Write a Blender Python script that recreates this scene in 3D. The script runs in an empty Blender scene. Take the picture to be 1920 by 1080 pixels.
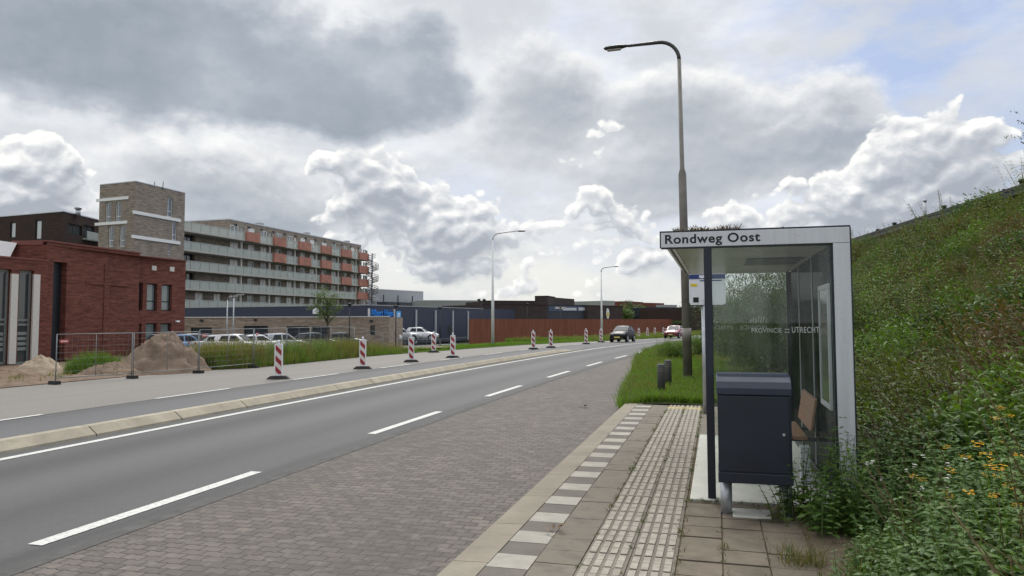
import bpy, math, random
import numpy as np
R=math.radians
scene=bpy.context.scene
col=scene.collection
rng=np.random.default_rng(7)
random.seed(7)

# ------------------------------------------------------------------ camera
F=1400.; PX,PY=960.,520.; CZ=1.84
YAW,PITCH,ROLL=R(15.3),R(3.32),R(0.2)
V3=lambda *a: np.array(a,float)
fw=V3(-math.sin(YAW)*math.cos(PITCH),math.cos(YAW)*math.cos(PITCH),math.sin(PITCH))
rt0=V3(math.cos(YAW),math.sin(YAW),0); up0=np.cross(rt0,fw)
rt=rt0*math.cos(ROLL)-up0*math.sin(ROLL); up=up0*math.cos(ROLL)+rt0*math.sin(ROLL)
CAM=V3(0,0,CZ)
from mathutils import Matrix
cd=bpy.data.cameras.new('camera'); cam=bpy.data.objects.new('camera',cd); col.objects.link(cam)
cam.matrix_world=Matrix([[rt[0],up[0],-fw[0],0],[rt[1],up[1],-fw[1],0],[rt[2],up[2],-fw[2],CZ],[0,0,0,1]])
cd.sensor_width=36; cd.lens=F/1920*36; cd.shift_y=(PY-540)/1920; cd.clip_end=6000; cd.clip_start=.05
scene.camera=cam
def ray(x,y): return fw+rt*(x-PX)/F-up*(y-PY)/F
def W(x,y,d): return CAM+ray(x,y)*d                     # point at a given distance along the view
def onZ(x,y,z=0.):
    r=ray(x,y); return CAM+r*((z-CZ)/r[2])
def onY(x,y,Y):
    r=ray(x,y); return CAM+r*(Y/r[1])
def onX(x,y,X):
    r=ray(x,y); return CAM+r*(X/r[0])
def sst(a,b,x):
    t=np.clip((x-a)/(b-a),0,1); return t*t*(3-2*t)
def curve(y): return .0012*np.maximum(0,np.asarray(y,float)-12)**2
def rz(y): return -.32*sst(45,100,np.asarray(y,float))
def onRoad(x,y,dz=0.):
    p=onZ(x,y,dz)
    for i in range(12): p=onZ(x,y,float(rz(p[1]))+dz)
    return p

# ------------------------------------------------------------------ view, sun, sky
vs=scene.view_settings; vs.view_transform='Standard'; vs.look='None'; vs.exposure=0.13; vs.gamma=1
SUN_EL,SUN_AZ=R(46),R(-14)
sl=bpy.data.lights.new('sun','SUN'); sl.energy=1.5; sl.angle=R(11); sl.color=(1,.95,.88)
sun=bpy.data.objects.new('sun',sl); col.objects.link(sun)
sd=V3(math.sin(SUN_AZ)*math.cos(SUN_EL),math.cos(SUN_AZ)*math.cos(SUN_EL),math.sin(SUN_EL))
from mathutils import Vector
sun.rotation_euler=Vector(sd).to_track_quat('Z','Y').to_euler()

class NT:
    def __init__(s,tree): s.t=tree; s.n=tree.nodes; s.l=tree.links
    def new(s,t,**k):
        n=s.n.new(t)
        for a,b in k.items(): setattr(n,a,b)
        return n
    def put(s,sock,v):
        if hasattr(v,'is_output'): s.l.new(v,sock)
        elif v is not None: sock.default_value=v
    def math(s,op,a,b=None,c=None,clamp=False):
        n=s.new('ShaderNodeMath',operation=op,use_clamp=clamp)
        for i,v in enumerate((a,b,c)):
            if v is not None: s.put(n.inputs[i],v)
        return n.outputs[0]
    def vec(s,op,a,b=None):
        n=s.new('ShaderNodeVectorMath',operation=op)
        s.put(n.inputs[0],a)
        if b is not None: s.put(n.inputs[1],b)
        return n.outputs['Value'] if op in('DOT_PRODUCT','LENGTH') else n.outputs[0]
    def mix(s,f,a,b,bt='MIX'):
        n=s.new('ShaderNodeMix',data_type='RGBA',blend_type=bt)
        s.put(n.inputs[0],f); s.put(n.inputs[6],a if hasattr(a,'is_output') else c4(a)); s.put(n.inputs[7],b if hasattr(b,'is_output') else c4(b))
        return n.outputs[2]
    def rng(s,v,a,b,c=0.,d=1.,sm=False):
        n=s.new('ShaderNodeMapRange',interpolation_type='SMOOTHSTEP' if sm else 'LINEAR')
        s.put(n.inputs[0],v)
        for i,q in enumerate((a,b,c,d)): s.put(n.inputs[i+1],q)
        return n.outputs[0]
    def noise(s,v,scale,detail=4,rough=.55,color=False):
        n=s.new('ShaderNodeTexNoise'); 
        if v is not None: s.put(n.inputs['Vector'],v)
        n.inputs['Scale'].default_value=scale; n.inputs['Detail'].default_value=detail; n.inputs['Roughness'].default_value=rough
        return n.outputs['Color' if color else 'Fac']
    def ramp(s,f,stops):
        n=s.new('ShaderNodeValToRGB'); e=n.color_ramp.elements
        while len(e)<len(stops): e.new(.5)
        for el,(p,c) in zip(e,stops): el.position=p; el.color=c4(c)
        s.put(n.inputs[0],f); return n.outputs[0]
def c4(c): return tuple(c) if len(c)==4 else (*c,1.)

world=bpy.data.worlds.new('World'); scene.world=world; world.use_nodes=True
def pazel(x,y):
    r=ray(x,y); r=r/np.linalg.norm(r); return math.atan2(r[0],r[1]),math.asin(r[2])
# cloud masses of the crisp lower layer: (place in the sky, size, weight)
LOW=[(15,345,95,70,1.0),(65,285,50,42,.6),(120,330,36,50,.5),(-60,400,150,90,.9),(605,300,30,18,.6),
 (690,320,70,50,.85),(640,390,110,60,.6),(770,390,100,75,1.0),(850,400,62,72,.8),(890,460,90,40,.6),
 (1150,245,60,34,.75),(1110,290,70,36,.5),(1085,375,50,40,.75),(1130,420,70,40,.75),(1200,430,60,40,.6),(1040,320,40,26,.5),
 (1545,350,70,45,.7),(1690,280,80,70,1.05),(1760,260,60,50,.6),(1640,370,150,55,.8),(1860,320,120,85,.8),(1800,420,220,50,.7),(760,470,120,40,.55),(700,540,150,26,.5),(960,520,120,24,.5),(1060,550,140,18,.5),(950,400,60,30,.5),(1230,480,60,26,.5),(1160,360,60,30,.5),(1450,420,120,40,.5),(1350,400,60,30,.45),(960,450,50,24,.45),(1040,470,60,22,.45),(1180,500,90,24,.45),(860,500,90,24,.4),(1400,480,200,36,.5)]
MID=[(340,320,110,48,.8),(450,345,130,58,1.0),(560,385,120,40,.7),(980,130,80,60,.8),(1050,190,70,60,.7),(930,240,100,60,.7),(1080,150,40,40,.5),
 (1200,215,70,60,.7),(1290,170,90,60,.8),(1420,245,150,60,1.0),(1550,225,78,62,1.1),(1330,320,130,55,.8),(1120,330,90,40,.5),(1000,300,60,30,.4),(1230,380,90,60,.6),(180,430,220,60,.6),(500,460,200,40,.5),(760,300,60,40,.5)]
HIGH=[(20,25,300,80,1.1),(380,95,300,95,1.1),(560,130,260,110,.6),(720,120,130,105,1.2),(640,215,200,50,.9),(840,170,60,60,.5),(330,165,200,40,.6),(790,50,60,70,.6),(-250,60,300,140,1.0)]
def density_group(name,blobs,wa,wf,ws,vw,vsc,gr=1.):
    g=bpy.data.node_groups.new(name,'ShaderNodeTree')
    g.interface.new_socket('p',in_out='INPUT',socket_type='NodeSocketVector'); g.interface.new_socket('d',in_out='OUTPUT',socket_type='NodeSocketFloat')
    N=NT(g); gi=N.new('NodeGroupInput'); go=N.new('NodeGroupOutput'); p=gi.outputs[0]
    wn=N.noise(N.vec('MULTIPLY',p,(1,1.5,1)),ws,5,.6,True)
    q=N.vec('ADD',p,N.vec('MULTIPLY',N.vec('SUBTRACT',wn,(.5,.5,.5)),(wa,wa,0)))
    tot=0.
    for (x,y,rx,ry,w) in blobs:
        a,e=pazel(x,y); k=1/F
        t=N.vec('MULTIPLY',N.vec('SUBTRACT',q,(a,e,0)),(1/(rx*k*gr),1/(ry*k*gr),0))
        tot=N.math('MULTIPLY_ADD',N.math('EXPONENT',N.math('MULTIPLY',N.vec('DOT_PRODUCT',t,t),-1.)),w,tot)
    f=N.noise(N.vec('MULTIPLY',p,(1,1.45,1)),9.,8,.58)
    tot=N.math('MULTIPLY_ADD',N.math('SUBTRACT',f,.5),wf,tot)
    if vw:
        v=N.new('ShaderNodeTexVoronoi',feature='F1');
        N.put(v.inputs['Vector'],N.vec('MULTIPLY',q,(1,1.2,1))); v.inputs['Scale'].default_value=vsc; v.inputs['Detail'].default_value=2.; v.inputs['Roughness'].default_value=.6
        tot=N.math('MULTIPLY_ADD',N.math('SUBTRACT',.4,v.outputs['Distance']),vw,tot)
    N.put(go.inputs[0],tot); return g
N=NT(world.node_tree); N.n.clear()
tc=N.new('ShaderNodeTexCoord'); sx=N.new('ShaderNodeSeparateXYZ'); N.put(sx.inputs[0],tc.outputs['Generated'])
az=N.math('ARCTAN2',sx.outputs[0],sx.outputs[1]); el=N.math('ARCSINE',N.math('MINIMUM',N.math('MAXIMUM',sx.outputs[2],-1.),1.))
cv=N.new('ShaderNodeCombineXYZ'); N.put(cv.inputs[0],az); N.put(cv.inputs[1],el); P=cv.outputs[0]
sky=N.new('ShaderNodeTexSky'); sky.sky_type='NISHITA'; sky.sun_disc=False; sky.sun_elevation=SUN_EL; sky.sun_rotation=SUN_AZ%(2*math.pi)
gl=density_group('low_cloud_density',LOW,.045,.95,9.,.9,15.,1.18)
gm=density_group('mid_cloud_density',MID,.09,1.3,6.,0,0,1.15)
gh=density_group('high_cloud_density',HIGH,.14,1.7,5.,0,0)
def dens(g,v):
    n=N.new('ShaderNodeGroup'); n.node_tree=g; N.put(n.inputs[0],v); return n.outputs[0]
d0=dens(gl,P); d1=dens(gl,N.vec('ADD',P,(-.003,.009,0)))
m0=dens(gm,P); m1=dens(gm,N.vec('ADD',P,(-.003,.010,0)))
h0=dens(gh,P)
# clear sky: physical sky seen through thin white veil
clear=N.vec('MULTIPLY',sky.outputs[0],(.085,.085,.085))
veilN=N.noise(N.vec('MULTIPLY',P,(1,2.4,1)),3.5,6,.6)
blue_side=N.math('MULTIPLY',N.rng(az,-.05,.2,0.,1.,True),N.rng(el,.1,.3,.6,1.25,True))
veil=N.math('SUBTRACT',N.rng(veilN,.34,.66,.42,1.,True),N.math('MULTIPLY',blue_side,.5),clamp=True)
veil=N.math('MAXIMUM',veil,N.rng(el,.17,.03,0.,.92,True))
veilc=N.mix(N.rng(el,.02,.16,0.,1.,True),(.80,.80,.75),(.88,.885,.88))
bluec=N.mix(.66,clear,(.47,.57,.83))
skyc=N.mix(veil,bluec,veilc)
# thin grey layer drifting below the veil
strN=N.noise(N.vec('ADD',N.vec('MULTIPLY',P,(1,1.9,1)),(3.1,1.7,0)),4.2,7,.6)
st_a=N.math('MULTIPLY',N.rng(strN,.40,.62,0.,.9,True),N.rng(N.math('SUBTRACT',az,N.math('MULTIPLY',el,.5)),.10,.28,1.,.25,True))
stc=N.mix(N.noise(P,9.,5),(.50,.53,.58),(.72,.74,.76))
skyc=N.mix(N.math('MULTIPLY',st_a,N.rng(el,.0,.07,.4,1.)),skyc,stc)
big=N.math('SUBTRACT',N.noise(P,5.,4),.5)
# middle grey masses, soft edged
covm=N.rng(m0,.14,.56,0.,1.,True)
bm=N.math('ADD',N.math('ADD',N.math('MULTIPLY',N.math('SUBTRACT',m0,m1),.95),N.rng(m0,.25,1.3,.80,.22)),N.math('MULTIPLY',big,.4))
cm=N.ramp(bm,[(0.,(.37,.41,.465)),(.35,(.49,.52,.565)),(.65,(.65,.67,.70)),(.85,(.80,.81,.82)),(1.,(.93,.93,.91))])
skyc=N.mix(N.math('MULTIPLY',covm,N.rng(el,.0,.05,.35,.96)),skyc,cm)
# low cumulus with crisp heads
cov=N.rng(d0,.20,N.math('ADD',.34,N.math('MINIMUM',N.math('MAXIMUM',N.math('MULTIPLY',N.math('SUBTRACT',d1,d0),3.5),0.),.55)),0.,1.,True)
br=N.math('ADD',N.math('MULTIPLY',N.math('SUBTRACT',d0,d1),1.5),N.math('ADD',N.rng(d0,.20,.48,.42,0.),N.rng(d0,.3,1.3,.50,.20)))
br=N.math('ADD',br,N.math('MULTIPLY',big,.35))
cc=N.ramp(br,[(0.,(.37,.405,.46)),(.3,(.48,.51,.56)),(.55,(.61,.63,.665)),(.8,(.77,.78,.79)),(1.,(.95,.95,.92))])
skyc=N.mix(N.math('MULTIPLY',cov,N.rng(el,.0,.05,.35,.97)),skyc,cc)
# high dark cloud
covh=N.rng(h0,.12,.80,0.,1.,True)
fine=N.math('SUBTRACT',N.noise(N.vec('MULTIPLY',P,(1,1.5,1)),13.,6,.6),.5)
hc=N.ramp(N.math('ADD',N.math('ADD',N.rng(h0,.2,1.6,1.0,.20),N.math('MULTIPLY',big,1.25)),N.math('MULTIPLY',fine,.75)),[(0.,(.30,.345,.40)),(.3,(.37,.415,.475)),(.6,(.51,.545,.60)),(1.,(.86,.87,.88))])
skyc=N.mix(N.math('MULTIPLY',covh,.98),skyc,hc)
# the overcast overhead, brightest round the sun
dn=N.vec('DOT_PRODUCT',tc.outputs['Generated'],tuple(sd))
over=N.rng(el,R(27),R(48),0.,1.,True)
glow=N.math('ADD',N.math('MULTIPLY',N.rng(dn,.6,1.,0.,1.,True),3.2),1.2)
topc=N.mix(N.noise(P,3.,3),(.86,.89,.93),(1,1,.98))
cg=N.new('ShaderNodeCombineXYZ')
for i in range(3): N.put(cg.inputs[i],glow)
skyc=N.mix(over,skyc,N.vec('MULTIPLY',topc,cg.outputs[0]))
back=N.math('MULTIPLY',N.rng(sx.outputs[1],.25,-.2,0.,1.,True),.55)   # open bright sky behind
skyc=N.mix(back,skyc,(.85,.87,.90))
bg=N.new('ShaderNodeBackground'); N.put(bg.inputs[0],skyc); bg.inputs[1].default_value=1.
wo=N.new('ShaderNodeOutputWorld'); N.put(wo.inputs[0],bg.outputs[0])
world.cycles.sampling_method='MANUAL'; world.cycles.sample_map_resolution=512

# ------------------------------------------------------------------ materials
MATS={}
def mat(name,fn):
    if name in MATS: return MATS[name]
    m=bpy.data.materials.new(name); m.use_nodes=True; N=NT(m.node_tree); N.n.clear()
    o=N.new('ShaderNodeOutputMaterial'); N.put(o.inputs[0],fn(N)); MATS[name]=m; return m
def prin(N,c,rough=.6,metal=0.,spec=.5,bump=None,bs=.3,bd=.02,**k):
    b=N.new('ShaderNodeBsdfPrincipled'); N.put(b.inputs['Base Color'],c if hasattr(c,'is_output') else c4(c))
    N.put(b.inputs['Roughness'],rough); N.put(b.inputs['Metallic'],metal); b.inputs['Specular IOR Level'].default_value=spec
    for q,v in k.items(): N.put(b.inputs[q.replace('_',' ')],v)
    if bump is not None:
        u=N.new('ShaderNodeBump'); u.inputs['Strength'].default_value=bs; u.inputs['Distance'].default_value=bd; N.put(u.inputs['Height'],bump); N.put(b.inputs['Normal'],u.outputs[0])
    return b.outputs[0]
def obco(N): return N.new('ShaderNodeTexCoord').outputs['Object']
def uvco(N): return N.new('ShaderNodeTexCoord').outputs['UV']
def mul(c,k): return tuple(v*k for v in c)
def paint(name,c,rough=.45,metal=0.,var=.12,sc=6.,spec=.5):
    def fn(N):
        n=N.noise(obco(N),sc,5,.6)
        n2=N.noise(obco(N),sc*9,3,.6)
        cc=N.mix(N.rng(n,.3,.7),mul(c,1-var),mul(c,1+var))
        return prin(N,N.mix(N.rng(n2,.55,.75,0.,.25),cc,mul(c,.7)),N.rng(n,.3,.7,rough*.85,min(1,rough*1.2)),metal,spec)
    return mat(name,fn)
def brick(name,c1,c2,mortar,bw=.22,bh=.065,streak=.5,ms=.010):
    def fn(N):
        uv=uvco(N); b=N.new('ShaderNodeTexBrick'); N.put(b.inputs['Vector'],uv); b.offset=.5
        for k,v in (('Scale',1.),('Mortar Size',ms),('Brick Width',bw),('Row Height',bh),('Bias',0.),('Mortar Smooth',.2)): b.inputs[k].default_value=v
        b.inputs['Color1'].default_value=c4(c1); b.inputs['Color2'].default_value=c4(c2); b.inputs['Mortar'].default_value=c4(mortar)
        s=N.noise(N.vec('MULTIPLY',uv,(.9,5.5,1)),1.,6,.7)
        s2=N.noise(uv,.35,4,.6)
        cc=N.mix(streak,b.outputs[0],N.mix(N.rng(s,.36,.64),mul(c1,.45),mul(c2,1.5)))
        cc=N.mix(N.rng(s2,.4,.7,0.,.35),cc,mul(c1,.6))
        return prin(N,cc,.9,bump=b.outputs['Fac'],bs=-.3,bd=.006,spec=.25)
    return mat(name,fn)
def glassy(name,tint=(.02,.025,.03),rough=.03):
    return mat(name,lambda N: prin(N,tint,rough,spec=.9))
def clearglass(name,tint=(.9,.95,.93),dirt=.05,mirror=.0):
    def fn(N):
        tr=N.new('ShaderNodeBsdfTransparent'); tr.inputs[0].default_value=c4(tint)
        gl=N.new('ShaderNodeBsdfGlossy'); gl.inputs['Roughness'].default_value=.015; gl.inputs[0].default_value=(.95,1,.98,1)
        fr=N.new('ShaderNodeFresnel'); fr.inputs[0].default_value=1.5
        m=N.new('ShaderNodeMixShader'); N.put(m.inputs[0],N.math('MULTIPLY_ADD',fr.outputs[0],.45,mirror,clamp=True)); N.put(m.inputs[1],tr.outputs[0]); N.put(m.inputs[2],gl.outputs[0])
        df=N.new('ShaderNodeBsdfDiffuse'); df.inputs[0].default_value=(.6,.62,.6,1)
        m2=N.new('ShaderNodeMixShader'); s=N.noise(N.vec('MULTIPLY',obco(N),(7,7,.8)),1.,5,.6)
        N.put(m2.inputs[0],N.rng(s,.42,.8,0.,dirt)); N.put(m2.inputs[1],m.outputs[0]); N.put(m2.inputs[2],df.outputs[0])
        return m2.outputs[0]
    return mat(name,fn)
def leafm(name,c1,c2,trans=.35):
    def fn(N):
        g=N.new('ShaderNodeNewGeometry'); r=g.outputs['Random Per Island']
        n=N.noise(obco(N),.9,4,.6)
        c=N.mix(r,c1,c2); c=N.mix(N.rng(n,.35,.65,0.,.55),c,N.mix(r,mul(c2,1.15),mul(c1,.7)))
        d=N.new('ShaderNodeBsdfDiffuse'); t=N.new('ShaderNodeBsdfTranslucent'); N.put(d.inputs[0],c); N.put(t.inputs[0],N.mix(1.,c,(1.25,1.2,.6),'MULTIPLY'))
        m=N.new('ShaderNodeMixShader'); m.inputs[0].default_value=trans; N.put(m.inputs[1],d.outputs[0]); N.put(m.inputs[2],t.outputs[0])
        gl=N.new('ShaderNodeBsdfGlossy'); gl.inputs['Roughness'].default_value=.45
        m2=N.new('ShaderNodeMixShader'); m2.inputs[0].default_value=.035; N.put(m2.inputs[1],m.outputs[0]); N.put(m2.inputs[2],gl.outputs[0])
        return m2.outputs[0]
    return mat(name,fn)
def asphalt(name,c,track=None,warm=(1,1,1)):
    def fn(N):
        o=obco(N); uv=uvco(N); g=N.noise(o,150.,2,.7); l=N.noise(N.vec('MULTIPLY',uv,(1.2,.12,1)),1.,5,.6); m=N.noise(o,9.,4,.65)
        cc=N.mix(N.rng(g,.3,.72),mul(c,.62),mul(c,1.5)); cc=N.mix(N.rng(l,.35,.65,0.,.5),cc,mul(c,.72)); cc=N.mix(N.rng(m,.45,.75,0.,.45),cc,mul(c,1.4)); f2=N.noise(o,38.,3,.8); cc=N.mix(N.rng(f2,.42,.7,0.,.55),cc,mul(c,1.55)); cc=N.mix(N.rng(f2,.42,.25,0.,.55),cc,mul(c,.55))
        if track:
            s=N.new('ShaderNodeSeparateXYZ'); N.put(s.inputs[0],uv); x=N.math('MULTIPLY_ADD',N.math('SUBTRACT',l,.5),.5,s.outputs[0])
            for (tx,w,a) in track:
                k=N.math('EXPONENT',N.math('MULTIPLY',N.math('POWER',N.math('ABSOLUTE',N.math('DIVIDE',N.math('SUBTRACT',x,tx),w)),2.),-1.))
                cc=N.mix(N.math('MULTIPLY',k,abs(a)),cc,mul(c,.45) if a<0 else mul(c,1.6))
        cr=N.new('ShaderNodeTexVoronoi',feature='DISTANCE_TO_EDGE'); N.put(cr.inputs['Vector'],N.vec('ADD',N.vec('MULTIPLY',uv,(.35,.16,1)),N.vec('MULTIPLY',N.noise(uv,1.5,5,.6,True),(.5,.5,0)))); cr.inputs['Scale'].default_value=1.
        return prin(N,cc,N.rng(g,.3,.7,.62,.9),spec=.35,bump=g,bs=.35,bd=.004)
    return mat(name,fn)
def concrete(name,c,var=.3,sc=3.,moss=0.):
    def fn(N):
        o=obco(N); a=N.noise(o,sc,6,.65); g=N.noise(o,120.,3,.7); rnd=N.new('ShaderNodeNewGeometry').outputs['Random Per Island']
        cc=N.mix(N.rng(a,.3,.7),mul(c,1-var),mul(c,1+var)); cc=N.mix(N.rng(g,.35,.7,0.,.45),cc,mul(c,.6)); cc=N.mix(N.math('MULTIPLY',rnd,.28),cc,mul(c,.55))
        if moss: cc=N.mix(N.rng(N.noise(o,5.,6,.7),.52,.68,0.,moss),cc,(.07,.075,.035))
        return prin(N,cc,.92,spec=.25,bump=g,bs=.3,bd=.004)
    return mat(name,fn)
M_asph=asphalt('asphalt_lane',(.058,.0568,.0568),[(-8.45,.45,-.55),(-6.5,.35,-.4),(-7.5,.45,.35),(-5.25,.2,-.6),(-9.6,.15,-.5)])
M_asph2=asphalt('asphalt_far_lane',(.064,.0635,.065),[(-10.4,.35,-.3),(-12.7,.3,-.45),(-11.4,.5,.2)])
M_strip=asphalt('pale_asphalt',(.128,.118,.105))
M_line=mat('road_paint',lambda N: prin(N,N.mix(N.rng(N.noise(obco(N),22.,6,.7),.46,.68,0.,.7),(.50,.50,.47),(.20,.20,.19)),.75,spec=.3))
def paver_fn(N):
    uv=uvco(N); 
    z=N.new('ShaderNodeSeparateXYZ'); N.put(z.inputs[0],uv)
    zig=N.math('MULTIPLY',N.math('PINGPONG',N.math('ADD',z.outputs[0],0.),.05),.34)
    cxy=N.new('ShaderNodeCombineXYZ'); N.put(cxy.inputs[0],z.outputs[0]); N.put(cxy.inputs[1],N.math('ADD',z.outputs[1],zig))
    uvw=N.vec('ADD',cxy.outputs[0],N.vec('MULTIPLY',N.vec('SUBTRACT',N.noise(uv,2.5,3,.6,True),(.5,.5,.5)),(.03,.03,0)))
    b=N.new('ShaderNodeTexBrick'); N.put(b.inputs['Vector'],uvw); b.offset=.5
    for k,v in (('Scale',1.),('Mortar Size',.009),('Brick Width',.185),('Row Height',.112),('Bias',-.1),('Mortar Smooth',.55)): b.inputs[k].default_value=v
    b.inputs['Color1'].default_value=(.082,.067,.057,1); b.inputs['Color2'].default_value=(.152,.124,.104,1); b.inputs['Mortar'].default_value=(.022,.021,.019,1)
    g=N.noise(uv,160.,3,.7); st=N.noise(N.vec('MULTIPLY',uv,(1.,.35,1)),.9,6,.65); st2=N.noise(uv,7.,5,.65)
    cc=N.mix(N.rng(g,.3,.7,0.,.5),b.outputs[0],(.10,.095,.09)); cc=N.mix(N.rng(st,.40,.66,0.,.75),cc,(.070,.062,.056)); cc=N.mix(N.rng(st2,.52,.75,0.,.4),cc,(.24,.22,.20))
    return prin(N,cc,.85,spec=.3,bump=N.math('SUBTRACT',N.math('MULTIPLY',g,.35),b.outputs['Fac']),bs=.55,bd=.008)
M_pave=mat('bay_pavers',paver_fn)
M_border=concrete('border_pavers',(.088,.086,.082),.35,5.)
M_kerb=concrete('kerb_concrete',(.235,.21,.165),.28,2.5,.35)
M_median=concrete('median_concrete',(.33,.295,.23),.28,2.5,.35)
M_tl=concrete('light_tile',(.32,.30,.26),.22,5.); M_td=concrete('dark_tile',(.135,.12,.105),.2,4.)
M_tg=concrete('grey_tile',(.165,.145,.118),.35,5.,.5); M_rib=concrete('tactile_rib',(.30,.275,.23),.32,9.); M_ribg=concrete('tactile_tile',(.17,.15,.125),.25,6.,.4)
M_riby=concrete('yellowed_tile',(.40,.33,.17),.2,6.); M_slab=concrete('pale_slab',(.50,.50,.45),.14,3.); M_tgr=concrete('dirty_tile',(.15,.125,.095),.4,3.,.35)
def soil(name,c,c2,sc=2.):
    def fn(N):
        o=obco(N); a=N.noise(o,sc,8,.68); g=N.noise(o,45.,5,.7); v=N.new('ShaderNodeTexVoronoi'); N.put(v.inputs['Vector'],o); v.inputs['Scale'].default_value=26.
        cc=N.mix(N.rng(a,.35,.65),c,c2); cc=N.mix(N.rng(g,.4,.7,0.,.6),cc,mul(c,.5)); cc=N.mix(N.rng(v.outputs['Distance'],.22,.1,0.,.5),cc,mul(c2,1.5))
        return prin(N,cc,.95,spec=.2,bump=N.math('ADD',g,a),bs=.9,bd=.06)
    return mat(name,fn)
M_dirt=soil('brown_dirt',(.15,.105,.075),(.27,.20,.145)); M_sand=soil('pale_sand',(.33,.255,.185),(.42,.34,.25)); M_heap=soil('gravelly_sand',(.175,.125,.09),(.27,.20,.15),2.2)
M_soil=soil('verge_soil',(.045,.06,.02),(.08,.095,.03)); M_slope=soil('slope_soil',(.035,.035,.018),(.06,.05,.028)); M_path=soil('sandy_edge',(.16,.125,.085),(.25,.20,.14),3.)
M_field=soil('far_field',(.07,.09,.035),(.11,.12,.05),.05)
M_red=brick('red_brick',(.103,.036,.027),(.188,.068,.049),(.07,.03,.025))
M_brown=brick('dark_brown_brick',(.040,.026,.023),(.060,.038,.033),(.03,.022,.02),streak=.3)
M_grey=brick('grey_brown_brick',(.20,.168,.14),(.34,.29,.245),(.14,.125,.11),streak=.5)
M_low=brick('sandy_brick',(.21,.165,.125),(.36,.285,.22),(.20,.18,.16),streak=.5)
M_tile_brown=brick('brown_cladding',(.050,.038,.036),(.068,.052,.049),(.03,.026,.025),1.2,.3,.25)
M_navy=paint('navy_cladding',(.019,.027,.060),.5,0,.15,.8); M_navyb=paint('navy_paint',(.008,.013,.026),.4,.0,.2,3.)
M_navyl=paint('navy_lid',(.022,.030,.055),.32,0.,.1,3.)
M_white=paint('white_paint',(.74,.75,.75),.5,0,.05); M_offw=paint('offwhite_concrete',(.55,.53,.49),.8,0,.08); M_alu=paint('light_aluminium',(.55,.58,.62),.38,.35,.05,2.)
M_galv=paint('galvanised_steel',(.42,.44,.46),.42,.65,.2,12.); M_pole=paint('grey_brown_pole',(.20,.185,.165),.55,.25,.25,3.); M_poledk=paint('dark_pole',(.055,.055,.055),.45,.5,.2,5.); M_polel=paint('pale_lamp_pole',(.62,.63,.62),.45,.2,.1,3.)
M_black=paint('black_plastic',(.015,.015,.016),.5,0,.2); M_rubber=paint('black_rubber',(.02,.019,.018),.85,0,.4,14.); M_grey2=paint('grey_cladding',(.33,.335,.36),.5,.1,.04,.5); M_grey3=paint('pale_grey_cladding',(.27,.28,.27),.6,0,.1,.3)
M_rust=mat('weathered_steel',lambda N: prin(N,N.mix(N.rng(N.noise(N.vec('MULTIPLY',obco(N),(1.5,1.5,.35)),1.,6,.65),.35,.65),(.155,.050,.029),(.215,.078,.047)),.9,spec=.2))
M_wood=mat('bench_wood',lambda N: prin(N,N.mix(N.noise(N.vec('MULTIPLY',obco(N),(40,3,40)),1.,5,.6),(.20,.10,.055),(.36,.20,.12)),.6))
M_ceil=mat('glossy_ceiling',lambda N: prin(N,N.mix(N.rng(N.noise(obco(N),1.5,4),.3,.7),(.50,.50,.46),(.60,.60,.56)),.25,.25))
def dgl(N):
    d=N.new('ShaderNodeBsdfDiffuse'); d.inputs[0].default_value=(.012,.016,.018,1); g=N.new('ShaderNodeBsdfGlossy'); g.inputs['Roughness'].default_value=.06; m=N.new('ShaderNodeMixShader'); m.inputs[0].default_value=.09; N.put(m.inputs[1],d.outputs[0]); N.put(m.inputs[2],g.outputs[0]); return m.outputs[0]
M_dglass=mat('dark_glass',dgl); M_win=glassy('window_glass',(.035,.045,.05),.06); M_carglass=mat('car_glass',lambda N: prin(N,(.012,.014,.016),.15,spec=.3))
M_pane=clearglass('shelter_glass',(.945,.965,.955),.09,.0)
M_fritted=mat('white_lettering',lambda N: prin(N,(.42,.45,.43),.6))
M_balu=mat('frosted_balustrade',lambda N: (lambda m:(N.put(m.inputs[0],.52),N.put(m.inputs[1],N.new('ShaderNodeBsdfTransparent').outputs[0]),N.put(m.inputs[2],prin(N,(.52,.57,.53),.3)),m.outputs[0])[-1])(N.new('ShaderNodeMixShader')))
M_orange=paint('orange_panel',(.38,.16,.115),.6,0,.25,.9)
M_blue=paint('sign_blue',(.02,.24,.72),.4,0,.02); M_lblue=paint('sign_light_blue',(.03,.36,.80),.4,0,.02); M_dblue=paint('header_blue',(.012,.035,.16),.4); M_yellow=paint('line_yellow',(.72,.55,.02),.5)
M_ink=paint('black_ink',(.008,.008,.012),.6,0,.1); M_signw=paint('sign_white',(.74,.76,.80),.45,0,.02); M_fascia=mat('fascia_grey',lambda N: prin(N,N.mix(N.rng(N.noise(N.vec('MULTIPLY',obco(N),(14,14,1.2)),1.,6,.7),.45,.75,0.,.4),N.mix(N.rng(N.noise(obco(N),60.,3),.62,.7,0.,.5),(.60,.62,.66),(.35,.34,.32)),(.40,.41,.41)),.38,.1))
M_redr=mat('red_white_stripes',lambda N:(lambda s:prin(N,N.mix(N.math('GREATER_THAN',N.math('FRACT',N.math('MULTIPLY',N.math('MULTIPLY_ADD',s.outputs[0],1.05,s.outputs[2]),1/.335)),.5),N.mix(N.rng(N.noise(obco(N),9.,4),.4,.7,0.,.3),(.62,.60,.57),(.42,.39,.36)),(.27,.012,.018)),.4))((lambda q:(N.put(q.inputs[0],obco(N)),q)[1])(N.new('ShaderNodeSeparateXYZ'))))
M_solar=paint('solar_panel',(.012,.016,.03),.15,0,.1); M_dark=paint('dark_metal',(.02,.024,.032),.4,.3,.15)
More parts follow.
